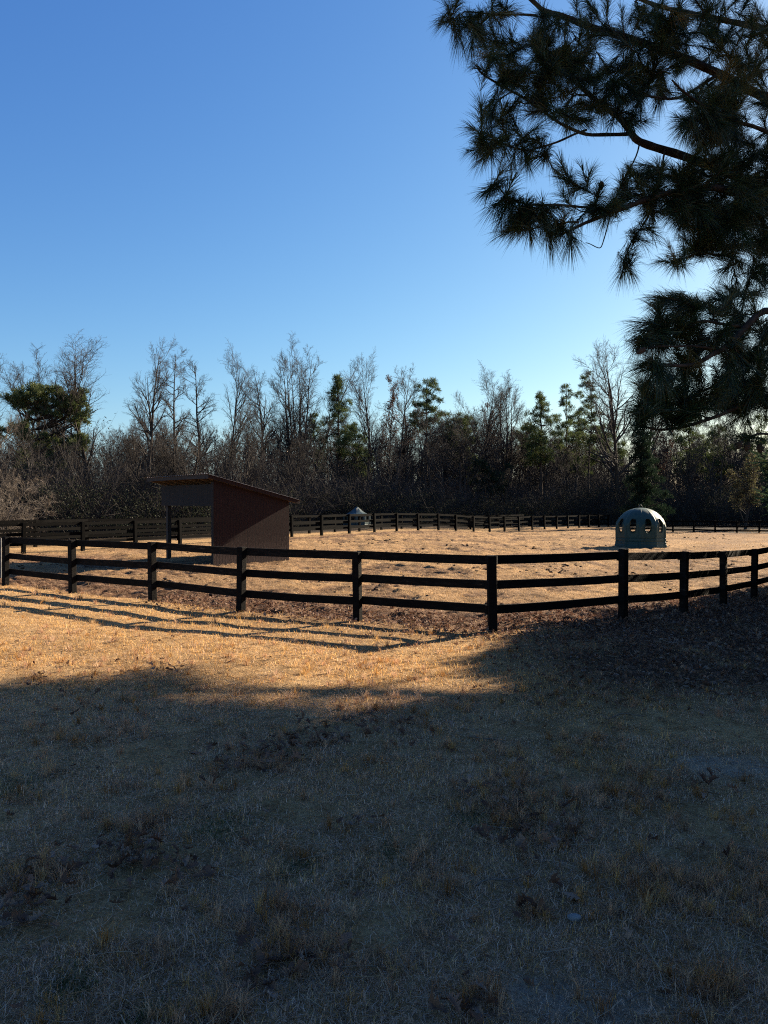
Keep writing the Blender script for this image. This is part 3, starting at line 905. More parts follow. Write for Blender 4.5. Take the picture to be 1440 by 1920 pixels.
o = far_pine('pine_tree', 'conical dark pine just beyond the tallest bare tree', 401, 15.5, cone_clumps(1, 15.5, 7.0, 2.9, 62), rb=.22, dens=38); place(o, 634, 703, 80, 15.7, 0)
o = far_pine('pine_tree', 'ragged topped pine with bare lower trunk in the middle of the wood', 402, 16, cone_clumps(2, 16, 10.3, 2.4, 38, 'ragged') + [(2.6, 0, 10.4, .8), (2.9, .5, 9.6, .7), (1.9, -.5, 11, .7)], rb=.18); place(o, 800, 707, 84, 16.3, 0)
o = far_pine('pine_tree', 'shorter bushy pine short of the twin tall pines', 403, 14, cone_clumps(3, 14, 6.5, 2.6, 52, 'ragged'), rb=.2, dens=38); place(o, 1014, 737, 84, 14.2, 0)
o = far_pine('pine_tree', 'thin open pine, lower of the twin tall pines', 404, 17, cone_clumps(4, 17, 9.0, 2.0, 28, 'ragged'), rb=.13); place(o, 1062, 718, 88, 17.2, 0)
o = far_pine('pine_tree', 'thin open pine, taller of the twin tall pines', 405, 18, cone_clumps(5, 18, 9.5, 2.2, 32, 'ragged'), rb=.14, lean=(.5, 0)); place(o, 1102, 698, 86, 18.2, 0)
o = far_pine('pine_tree', 'small dark pine filling in behind the ragged pine', 406, 11, cone_clumps(6, 11, 6, 2.4, 44, 'round'), rb=.14); place(o, 850, 770, 92, 11.4, 0)
o = far_pine('pine_tree', 'round topped low pine behind the twin tall pines', 407, 11, cone_clumps(7, 11, 6.5, 2.3, 40, 'round'), rb=.14); place(o, 1140, 792, 94, 11.4, 0)
o = far_pine('pine_tree', 'low pine top showing above the twigs by the bushy pine', 408, 11, cone_clumps(8, 11, 6.5, 2.0, 34, 'round'), rb=.14); place(o, 985, 790, 94, 11.4, 0)
for k, (px, top, dep, lab) in enumerate(((872, 776, 95, 'low pine crown past the small dark pine, half lost among twigs'), (1084, 768, 96, 'dark pine crown filling the gap below the twin tall pines'), (1292, 772, 92, 'dark pine behind the drooping end of the hanging boughs'),
        (1345, 792, 88, 'squat pine under the darkest mass of hanging boughs'), (1428, 775, 90, 'pine at the far edge of the wood behind the hanging boughs'), (588, 772, 92, 'low pine between the tallest bare tree and the conical pine'), (668, 790, 90, 'dark pine crown low behind the conical pine'))):
    o = far_pine('pine_tree', lab, 430 + k, 12, cone_clumps(30 + k, 12, 5.2, 2.4, 42, 'ragged' if k % 2 else 'round'), rb=.15, dens=40)
    place(o, px, top, dep, 12.4, 0)
# umbrella pine, lit from the far side: layered clouds of needles
UG = np.array([(.060, .082, .026), (.085, .105, .034), (.042, .062, .022), (.11, .12, .042)])
um = [(-1.1, 0, 9.3, .8), (-.3, .3, 9.7, .9), (.6, -.3, 9.5, .9), (1.4, .3, 9.2, .9), (2.2, 0, 8.8, .9), (2.9, .3, 8.3, .8), (3.4, -.2, 7.9, .6), (-1.8, .2, 8.6, .7), (0.2, -.8, 9.0, .8), (1.2, .9, 8.8, .8), (2.1, -.9, 8.3, .7), (-.9, -.7, 8.8, .7),
      (-.4, 0, 8.2, .6), (2.6, .9, 7.9, .7), (3.0, 0, 6.3, .7), (2.4, .3, 6.0, .7), (1.6, -.3, 6.2, .6), (3.3, -.3, 5.9, .5), (-1.2, .3, 7.2, .7), (-2.0, -.2, 6.6, .7), (-.6, -.6, 6.4, .7), (.5, .4, 5.6, .8), (-1.4, .4, 5.0, .8), (.9, -.3, 4.6, .8), (-.4, .2, 4.2, .9), (1.7, .3, 4.3, .7), (-1.9, 0, 3.8, .7), (-.9, -.4, 2.9, .7), (.4, .4, 2.6, .6), (1.9, .2, 2.7, .6), (-1.5, .2, 1.9, .6), (-.2, -.3, 1.6, .6), (1.2, .2, 1.4, .6), (2.1, .4, 3.2, .6)]
um = um + [(x + random.uniform(-.5, .5), y + random.uniform(-.6, .6), z + random.uniform(-.35, .2), r * .7) for x, y, z, r in um] + [(random.uniform(-1.6, 3.0), random.uniform(-1, 1), 9.4 - .18 * abs(k - 8) * .8 + random.uniform(-.3, .2), .75) for k in range(16)]
um = [(x + random.gauss(0, .38), y + random.gauss(0, .38), z + random.gauss(0, .22), r * .55) for x, y, z, r in um for _ in range(3)]
o = far_pine('umbrella_pine', 'sunlit green pine with flat spreading crown beside the bare treetops', 409, 9.0, um, rb=.17, lean=(-.1, 0), bend=-.5, cols=UG, dens=64, size=.20); place(o, 74, 712, 55, 10.3, 0, .88)
# dark evergreens low in the wood
DG = np.array([(.012, .024, .012), (.018, .032, .016), (.010, .018, .010)])
o = far_pine('evergreen_tree', 'dark green cedar standing at the field edge under the hanging boughs', 410, 9, [(random.gauss(0, .9) * (1 - t * .75), random.gauss(0, .9) * (1 - t * .75), .5 + 8 * t, .9 - .3 * t) for t in [k / 60 for k in range(60)]], cols=DG, size=.3); place(o, 1206, 800, 72, 9, 0)
o = far_pine('evergreen_tree', 'small dark holly growing in the wood behind the far fence', 411, 5, [(random.gauss(0, .8), random.gauss(0, .8), random.uniform(2.6, 5), .6) for k in range(22)], cols=DG, size=.25); place(o, 918, 862, 80, 5.4, 0)


# ------------------------------------------------------------------ undergrowth and the depth of the wood
def undergrowth():
    r = np.random.default_rng(77)
    n = 2200
    x = r.uniform(-48, 50, n); y = edge_y(x) - 2 + r.random(n) ** 1.5 * 22
    ok = np.abs(x) < y * .56 + 5
    x, y = x[ok], y[ok]; n = len(x)
    z = height(x, y)
    tall = 1.5 + 5.2 * r.random(n) ** 1.4
    ns = 16
    idx = np.repeat(np.arange(n), ns)
    base = np.stack([x[idx] + r.normal(0, .45, len(idx)), y[idx] + r.normal(0, .45, len(idx)), z[idx] - .05], 1)
    d = unit(np.stack([r.normal(0, .42, len(idx)), r.normal(0, .42, len(idx)), np.ones(len(idx))], 1))
    p = grow(base, d, tall[idx] * (.6 + .5 * r.random(len(idx))), 5, -.1, .12, r)
    q = np.full((len(p), 1), .012) * np.linspace(1, .4, 5)[None]
    b2, d2, L2, rr = children(p, q, tall[idx] * .9, 3, .3, .95, (25, 60), (.25, .5), .3, r)
    p2 = grow(b2, d2, L2, 3, 0, .12, r); q2 = np.full((len(p2), 1), .007) * np.linspace(1, .6, 3)[None]
    v, qq = cat_meshes([tube_batch(p, q, 3), tube_batch(p2, q2, 3)])
    o = mesh_np('undergrowth', v, [qq], M['twig_dark']); tag(o, 'tangled bare brown brush under the trees of the wood', 'undergrowth', kind='stuff')
    # low evergreen leaves along the foot of the wood
    n = 3200
    x = r.uniform(-48, 50, n); y = edge_y(x) - 3.5 + r.random(n) ** 1.4 * 12
    ok = np.abs(x) < y * .56 + 5
    x, y = x[ok], y[ok]; n = len(x)
    hh = (.3 + 2.3 * r.random(n) ** 1.2) * (1 + .5 * sstep(12, 30, x))
    c = np.stack([x, y, height(x, y) + hh], 1)
    LG = np.array([(.018, .025, .013), (.025, .033, .017), (.014, .018, .012), (.038, .043, .020), (.030, .024, .018)])
    v, t, col = blades_at(c, np.tile([0, 0, .3], (n, 1)), .09, .032, LG, r, 80, .45)
    o = mesh_np('shrubbery', v, [t], M['foliage'], attrs={'tint': col}); tag(o, 'dark low evergreen shrubs massed along the foot of the wood', 'shrubbery', kind='stuff')


undergrowth()


def deep_woods():
    """the mass of more distant trees that closes the view between the trunks"""
    r = np.random.default_rng(88)
    kinds_ = []
    for sd in range(4):
        t, b, _ = bare_tree(900 + sd, Ht=13, stems=1 + sd % 2, rb=.12, start=.12, n1=24, ang1=(30, 65), len1=.30, up1=.5, n2=6, n3=3, n4=0, fan=6, wob=.12)
        v, q = cat_meshes([t, b]); kinds_.append((v, q))
    parts = []
    for i in range(400):
        x = r.uniform(-75, 85); y = float(edge_y(x)) + 22 + r.random() * 44
        if abs(x) > y * .56 + 6: continue
        v, q = kinds_[int(r.integers(4))]
        a = r.uniform(0, 6.28); s = r.uniform(.80, 1.08) * y / 112
        c_, s_ = math.cos(a) * s * 1.15, math.sin(a) * s * 1.15
        w = np.stack([v[:, 0] * c_ - v[:, 1] * s_ + x, v[:, 0] * s_ + v[:, 1] * c_ + y, v[:, 2] * s + float(height(x, y))], 1)
        parts.append((w, q))
    v, q = cat_meshes(parts)
    o = mesh_np('deep_woods', v, [q], M['bark']); tag(o, 'grey mass of farther trees closing the view through the wood', 'woods', kind='stuff')
    # far understorey
    n = 4200
    x = r.uniform(-75, 85, n); y = edge_y(x) + 14 + r.random(n) * 44
    hh = .3 + 7.5 * r.random(n) ** 1.2
    c = np.stack([x, y, height(x, y) + hh], 1)
    LG = np.array([(.026, .022, .018), (.034, .029, .024), (.020, .021, .015), (.040, .031, .025)])
    v, t, col = blades_at(c, np.tile([0, 0, .3], (n, 1)), .22, .05, LG, r, 48, .8)
    o = mesh_np('far_foliage', v, [t], M['foliage'], attrs={'tint': col}); tag(o, 'dim brown leaf and twig mass deep within the wood', 'foliage', kind='stuff')


deep_woods()

# leafy small tree with several stems at the field edge
sm = thing('young_tree', 'slim several stemmed young tree with pale scattered leaves at the field edge', 'tree')
t, b, tips = bare_tree(601, Ht=6, stems=4, rb=.05, start=.25, n1=12, ang1=(25, 55), len1=.32, up1=.5, n2=6, n3=4, n4=2, fan=12)
mesh_np('trunk', t[0], [t[1]], M['bark'], sm, True); mesh_np('branches', b[0], [b[1]], M['twig'], sm, True)
r_ = np.random.default_rng(5)
v, tr, col = blades_at(tips[r_.random(len(tips)) < .5], np.tile([0, 0, -.2], (1, 1)).repeat((tips[:, 0] < 1e9).sum(), 0)[:1].repeat(int((np.random.default_rng(5).random(len(tips)) < .5).sum()), 0), .10, .06, np.array([(.10, .10, .04), (.16, .14, .06), (.07, .06, .03)]), r_, 2, .1)
mesh_np('crown', v, [tr], M['leaf'], sm, attrs={'tint': col})
place(sm, 1396, 850, 66, 6, .4, 1.1)


# ------------------------------------------------------------------ the big pine overhead
def big_pine():
    r = np.random.default_rng(909)
    tx, ty = 6.3, 7.4
    tz = float(height(tx, ty))
    root = thing('pine_tree', 'large long needled pine hanging its dark boughs over the near ground', 'tree', (tx, ty, tz))
    off = np.array([tx, ty, tz])
    zz = np.linspace(-.3, 15.5, 24)
    tr = np.stack([.15 * np.sin(zz * .4), .12 * np.sin(zz * .33 + 1), zz], 1)
    v, q = tube_batch([tr], [.27 * np.linspace(1, .12, 24) ** .85], 14)
    mesh_np('trunk', v, [q], M['pine_bark'], root, True)

    def trunk_at(z): return np.array([.15 * math.sin(z * .4), .12 * math.sin(z * .33 + 1), z]) + off

    limbs = []; ex_near = []

    def limb(pts, r0, r1, z0=None):
        w = [trunk_at(z0)] if z0 is not None else []
        w += [P(*p) for p in pts]
        if z0 is not None:
            for _ in range(12):
                t = r.uniform(.3, .95); ex_near.append(w[0] + (w[1] - w[0]) * t + r.normal(0, .30, 3) + np.array([.12, 0, .05]))
        w = np.array(w)
        # resample smoothly
        t = np.linspace(0, 1, len(w)); tt = np.linspace(0, 1, len(w) * 5)
        c = np.stack([np.interp(tt, t, w[:, k]) for k in range(3)], 1)
        nz_ = np.cumsum(r.normal(0, .011, (len(c), 3)), 0); nz_ -= np.linspace(0, 1, len(c))[:, None] * nz_[-1]
        c = c + nz_
        for _ in range(5): c[1:-1] = (c[:-2] + 2 * c[1:-1] + c[2:]) / 4
        limbs.append((c, np.linspace(r0 * .56, r1 * .70, len(c)) * (1 + .05 * np.sin(np.arange(len(c)) * 1.9))))

    limb([(1440, 345, 6.7), (1324, 302, 6.3), (1218, 267, 6.1), (1187, 249, 6.0), (1150, 208, 5.95), (1111, 178, 5.9), (1060, 120, 5.8), (1010, 90, 5.7)], .075, .014, 4.2)
    limb([(1187, 251, 6.0), (1102, 247, 5.8), (1049, 235, 5.7), (991, 178, 5.6), (930, 150, 5.5), (895, 128, 5.45)], .026, .008)
    limb([(1102, 247, 5.8), (1030, 280, 5.6), (975, 292, 5.5), (920, 262, 5.4)], .015, .007)
    limb([(1440, 190, 6.9), (1351, 140, 6.6), (1240, 100, 6.5), (1120, 71, 6.3), (1067, 49, 6.2), (1013, 27, 6.1), (978, 0, 6.1), (930, -50, 6.0)], .075, .016, 5.3)
    limb([(1013, 27, 6.1), (940, 22, 5.9), (870, 22, 5.8)], .018, .007)
    limb([(1440, 380, 6.0), (1333, 345, 5.7), (1227, 360, 5.5), (1182, 378, 5.4), (1129, 395, 5.3), (1084, 422, 5.2), (1050, 440, 5.2)], .055, .010, 3.9)
    limb([(1129, 395, 5.3), (1040, 385, 5.2), (980, 370, 5.15), (930, 345, 5.1)], .016, .006)
    limb([(1084, 422, 5.2), (1010, 425, 5.15), (962, 432, 5.1)], .012, .006)
    limb([(1440, 560, 5.3), (1387, 610, 5.0), (1342, 659, 4.9), (1294, 692, 4.8), (1237, 696, 4.7), (1212, 690, 4.7)], .05, .007, 2.9)
    limb([(1387, 610, 5.0), (1310, 592, 4.9), (1245, 615, 4.8), (1200, 637, 4.75)], .020, .006)
    limb([(1342, 659, 4.9), (1280, 656, 4.7), (1215, 653, 4.6)], .014, .006)
    limb([(1440, 730, 5.3), (1340, 770, 5.0), (1237, 790, 4.9), (1188, 797, 4.8)], .035, .006, 2.4)
    limb([(1440, 815, 5.0), (1402, 822, 4.9)], .022, .008, 2.2)
    limb([(1440, 440, 6.0), (1380, 448, 5.8), (1330, 455, 5.7), (1285, 478, 5.6), (1265, 488, 5.55)], .03, .006, 3.4)
    limb([(1250, 280, 6.1), (1235, 350, 5.9), (1215, 420, 5.7), (1190, 462, 5.6), (1168, 500, 5.55)], .014, .005)
    limb([(1205, 268, 6.05), (1170, 330, 5.8), (1130, 440, 5.7), (1112, 470, 5.7), (1098, 455, 5.7)], .011, .004)
    limb([(1440, 60, 7.1), (1310, 30, 6.9), (1200, 5, 6.7), (1130, -40, 6.6)], .06, .014, 6.2)
    limb([(1351, 140, 6.6), (1270, 190, 6.2), (1200, 180, 5.9), (1150, 150, 5.7)], .025, .008)
    limb([(1440, 640, 5.9), (1390, 690, 5.7), (1330, 730, 5.5), (1270, 760, 5.3)], .04, .008, 3.0)
    limb([(1440, 250, 6.0), (1370, 240, 5.7), (1310, 200, 5.5), (1260, 150, 5.3)], .035, .008, 4.4)
    # tuft targets: (px, py, rx, ry, n, depth, depth spread)
    cl = [(1150, 80, 150, 90, 52, 6.1, .6), (1310, 90, 150, 110, 84, 6.4, .7), (1405, 250, 70, 150, 62, 6.2, .6), (1010, 95, 75, 75, 34, 5.8, .4), (930, 50, 55, 45, 17, 5.8, .25), (865, 38, 32, 34, 8, 5.75, .2),
          (925, 130, 30, 28, 8, 5.5, .2), (912, 250, 26, 50, 14, 5.4, .2), (985, 275, 45, 30, 13, 5.5, .2), (965, 185, 50, 50, 17, 5.6, .25), (1070, 165, 85, 65, 32, 5.8, .4), (1180, 190, 60, 50, 20, 5.9, .3),
          (938, 355, 26, 26, 7, 5.1, .12), (960, 392, 34, 22, 8, 5.12, .15), (1015, 405, 50, 28, 12, 5.2, .15), (1048, 432, 28, 24, 8, 5.2, .15), (955, 432, 8, 6, 2, 5.1, .05), (1120, 375, 60, 38, 12, 5.35, .2), (1085, 325, 40, 20, 6, 5.5, .2),
          (1240, 355, 80, 50, 30, 5.6, .3), (1335, 365, 80, 75, 64, 5.8, .4), (1420, 420, 55, 70, 34, 5.8, .4), (1172, 492, 14, 20, 4, 5.55, .1), (1205, 440, 24, 22, 5, 5.6, .1), (1268, 484, 24, 16, 5, 5.55, .1), (1330, 462, 46, 24, 14, 5.7, .2),
          (1400, 525, 55, 42, 24, 5.6, .3), (1265, 582, 40, 30, 12, 4.9, .2), (1335, 605, 80, 50, 40, 5.1, .35), (1200, 640, 12, 10, 3, 4.75, .06), (1226, 618, 24, 24, 10, 4.8, .1), (1224, 690, 18, 12, 7, 4.7, .06), (1345, 705, 90, 62, 74, 5.2, .4),
          (1255, 770, 66, 20, 36, 5.0, .2), (1400, 745, 55, 40, 40, 5.3, .3), (1198, 790, 14, 9, 5, 4.8, .05), (1402, 824, 14, 8, 3, 4.9, .06), (1400, 650, 60, 80, 42, 5.4, .4), (1285, 640, 50, 40, 16, 4.9, .2), (1245, 728, 52, 26, 20, 5.0, .2),
          (1330, 225, 70, 50, 26, 5.8, .4)]
    tg = []
    for (px, py, rx, ry, n, dep, ds) in cl:
        for _ in range(max(1, round(n * (((.8 if py > 500 else 1.7) if px > 1220 and n > 12 else 1.4 if px > 1000 else 1.15) if n > 8 else 1.0)))):
            a = r.uniform(0, 2 * PI); d = math.sqrt(r.random())
            tg.append(P(px + rx * d * math.cos(a), py + ry * d * math.sin(a), dep + r.uniform(-ds, ds)))
    tg = np.array(tg)
    n_seen = len(tg)
    # the rest of the crown, outside the picture
    ex_l = []
    for i in range(26):
        z = 3.4 + 11.2 * i / 25; a = i * 2.4 + .6
        L = 3.6 * (1 - (i / 26) ** 1.6) + .8
        if z < 7 and 120 < math.degrees(a) % 360 < 250: a += 2.2
        d = np.array([math.cos(a), math.sin(a), .22])
        c = np.array([trunk_at(z) + d * L * t + np.array([0, 0, .35 * t * t]) for t in np.linspace(0, 1, 12)])
        c[1:] += r.normal(0, .03, (11, 3))
        limbs.append((c, np.linspace(.06 * (1.1 - i / 30), .012, 12)))
        for j in range(15):
            t = .3 + .7 * r.random()
            k = c[int(t * 11)]
            ex_l.append(k + r.normal(0, .42, 3) + np.array([0, 0, .15]))
    tg2 = np.array(ex_l + [e for e in ex_near if e[0] > .53 * e[1] + .35])
    # nodes of the limbs; join every tuft to the nearest wood by a curved twig
    nodes = [c for c, _ in limbs]
    ND = np.vstack(nodes)
    NR = np.concatenate([w for _, w in limbs])
    NT = np.vstack([unit(np.gradient(c, axis=0)) for c, _ in limbs])
    allt = np.vstack([tg, tg2])
    dmin = np.array([np.min(((ND - t) ** 2).sum(1)) for t in allt])
    order = np.argsort(dmin)
    TW = []; TR = []; dirs = np.zeros((len(allt), 3))
    cap = len(ND) + len(allt) * 4
    nd = np.zeros((cap, 3)); nd[:len(ND)] = ND; nt_ = np.zeros((cap, 3)); nt_[:len(ND)] = NT; nr = np.zeros(cap); nr[:len(ND)] = NR; m = len(ND)
    gravity = np.array([0, 0, -1.])
    for o in order:
        t = allt[o]
        dv = t - nd[:m]
        dist = np.sqrt((dv ** 2).sum(1))
        cosb = (dv * nt_[:m]).sum(1) / (dist + 1e-6)
        j = int(np.argmin(dist * (1.35 - .45 * cosb)))
        a = nd[j]; L = dist[j]
        s0 = unit(nt_[j] * .8 + unit(t - a) * .8 + r.normal(0, .25, 3))
        mid = a + s0 * L * .5 + gravity * .06 * L
        end_up = r.normal(0, .05, 3)
        tt = np.linspace(0, 1, 7)[:, None]
        c = (1 - tt) ** 2 * a + 2 * tt * (1 - tt) * mid + tt ** 2 * t
        c[1:-1] += r.normal(0, .006, (5, 3))
        TW.append(c); r0 = min(nr[j] * .7, .010 + .006 * L); TR.append(np.linspace(max(r0, .0045), .0036, 7))
        d = unit(c[-1] - c[-3]); dirs[o] = d
        for kk in (2, 3, 4, 5):
            if m < cap:
                nd[m] = c[kk]; nt_[m] = unit(c[kk + 1] - c[kk - 1]); nr[m] = TR[-1][kk]; m += 1
    # each limb is a part; the fine twigs go with the crown's branching mesh
    for c, w in limbs:
        v, q = tube_batch([c - off], [w], 9)
        mesh_np('branch', v, [q], M['pine_bark'], root, True)
    v, q = tube_batch(np.array(TW) - off, np.array(TR), 5)
    mesh_np('twigs', v, [q], M['pine_bark'], root, True)

    # needles
    def needles(cent, dirs, n, L, W, seed):
        rr = np.random.default_rng(seed); m_ = len(cent)
        fullness = rr.uniform(.6, 1.15, m_)
        idx = np.repeat(np.arange(m_), n); k = len(idx)
        keep = rr.random(k) < fullness[idx]; idx = idx[keep]; k = len(idx)
        ax = unit(dirs[idx] + rr.normal(0, .05, (k, 3)))
        along = rr.random(k) ** .8
        base = cent[idx] + ax * ((along - .8) * .19)[:, None]
        side = unit(np.cross(ax, rr.normal(0, 1, (k, 3))))
        ang = np.radians(5 + 36 * rr.random(k) + 14 * (1 - along))[:, None]
        d = ax * np.cos(ang) + side * np.sin(ang)
        LL = (L * (.7 + .45 * rr.random(k)) * (rr.uniform(.68, 1.16, m_)[idx]))[:, None]
        droop = np.array([0, 0, -1.]) * (.14 + .20 * rr.random((k, 1)))
        p1 = base + d * LL * .5 + droop * LL * .25
        p2 = base + d * LL * .98 + droop * LL
        w = unit(np.cross(d, rr.normal(0, 1, (k, 3)))) * W / 2
        V = np.stack([base - w, base + w, p1 - w, p1 + w, p2], 1).reshape(-1, 3)
        o_ = np.arange(k)[:, None] * 5
        Q = o_ + [0, 1, 3, 2]; T = o_ + [2, 3, 4]
        cols = np.array([(.020, .036, .013), (.030, .050, .018), (.016, .028, .011), (.045, .058, .022)])
        tint = cols[rr.integers(0, 4, m_)][idx] * (.75 + .5 * rr.random((k, 1)))
        old = rr.random(m_)[idx] < .06
        tint[old] = tint[old] * [3.2, 1.9, 1.6]
        return V, Q, T, np.repeat(tint, 5, 0)
    V1, Q1, T1, c1 = needles(allt[:n_seen] - off, dirs[:n_seen], 150, .172, .0024, 1)
    V2, Q2, T2, c2 = needles(allt[n_seen:] - off, dirs[n_seen:], 70, .22, .006, 2)
    mesh_np('crown', np.vstack([V1, V2]), [np.vstack([Q1, Q2 + len(V1)]), np.vstack([T1, T2 + len(V1)])], M['needle'], root, attrs={'tint': np.vstack([c1, c2])})
    # cones
    cone_m = noisy('pine_cone', [(.3, (.02, .012, .008)), (.7, (.07, .042, .026))], scale=30, rough=.85)
    def cone(p, d, L=.11, w=.03):
        L *= .72; w *= .62
        d = unit(np.array(d, float)); t = np.linspace(0, 1, 12)
        prof = w * np.sin(np.clip(t * 1.06 + .06, 0, 1) * PI) ** .65
        prof = prof * (1 + .16 * (np.arange(12) % 2))
        pts = p + d * (t * L)[:, None]
        v, q = tube_batch([pts - off], [prof], 12)
        # scales: ruffle every other column
        vv = v.reshape(12, 12, 3); ctr = (pts - off)[:, None, :]
        k = 1 + .22 * ((np.arange(12)[None, :] + np.arange(12)[:, None]) % 2)
        vv = ctr + (vv - ctr) * k[:, :, None]
        mesh_np('cone', vv.reshape(-1, 3), [q], cone_m, root)
    cone(P(1211, 653, 4.6), (-.85, .1, -.5), .10, .022)
    cone(P(1402, 828, 4.88), (-.1, .1, -1), .10, .028)
    cone(P(1424, 832, 4.95), (.1, -.1, -1), .10, .028)
    cone(P(1390, 827, 4.85), (-.5, .1, -1), .09, .026)
    cone(P(1128, 340, 5.4), (-.1, 0, -1), .09, .026)
    return root


big_pine()


# ------------------------------------------------------------------ shade trees beyond the picture's edge
def shade_tree(x, y, Ht, z0, rmax, label, seed, n=110):
    r = np.random.default_rng(seed)
    cl = []
    for i in range(n):
        t = (i + r.random()) / n; z = z0 + (Ht - z0) * t
        w = rmax * (math.sin(min(.98, .22 + .78 * t) * PI)) ** .7
        a = r.uniform(0, 2 * PI); d = w * r.random() ** .5
        cl.append((d * math.cos(a), d * math.sin(a), z, r.uniform(.7, 1.15)))
    o = far_pine('shade_tree', label, seed, Ht, cl, rb=.25, cols=DG * 1.6, dens=40, size=.42)
    o.location = (x, y, float(height(x, y)))
    return o


def high_tree(x, y, z0, z1, rad, Ht, label, seed, n=240):
    """a tall clear trunk under a wide flat bottomed crown"""
    r = np.random.default_rng(seed); cl = []
    for i in range(n):
        a = r.uniform(0, 2 * PI); d = rad * r.random() ** .5
        z = z0 + .6 + (z1 - z0) * r.random() * math.sqrt(max(0.05, 1 - (d / rad) ** 2 * .8))
        cl.append((d * math.cos(a), d * math.sin(a), z, r.uniform(.75, 1.05)))
    o = far_pine('shade_tree', label, seed, Ht, cl, rb=.22, cols=DG * 1.6, dens=40, size=.42)
    o.location = (x, y, float(height(x, y)))
    return o


high_tree(13.6, 17.1, 8.7, 14.5, 3.5, 14.5, 'tall clear trunked evergreen whose high crown shades the lawn from outside the picture', 700)
SHADE = [(11.38, 16.8, 5.7, .3, 2.0), (12.3, 15.0, 7.6, .3, 1.7), (14.2, 12.2, 13, .8, 3.7), (11.8, 8.0, 10, 1.2, 2.8), (20.4, 17.0, 14, 2, 3.6), (13.3, 20.6, 3.4, .2, 1.1)]
SHLAB = ['middling evergreen shading the leaf litter from outside the picture', 'low rounded evergreen shading the fence corner from outside the picture', 'broad dense evergreen shading the lawn from outside the picture', 'evergreen nearest the long needled pine and outside the picture', 'tallest far evergreen of those shading the lawn', 'small evergreen bush beyond the fence line outside the picture']
for k, (x, y, ht, z0, rm) in enumerate(SHADE):
    shade_tree(x, y, ht, z0, rm, SHLAB[k], 701 + k, n=int(70 + 50 * rm))


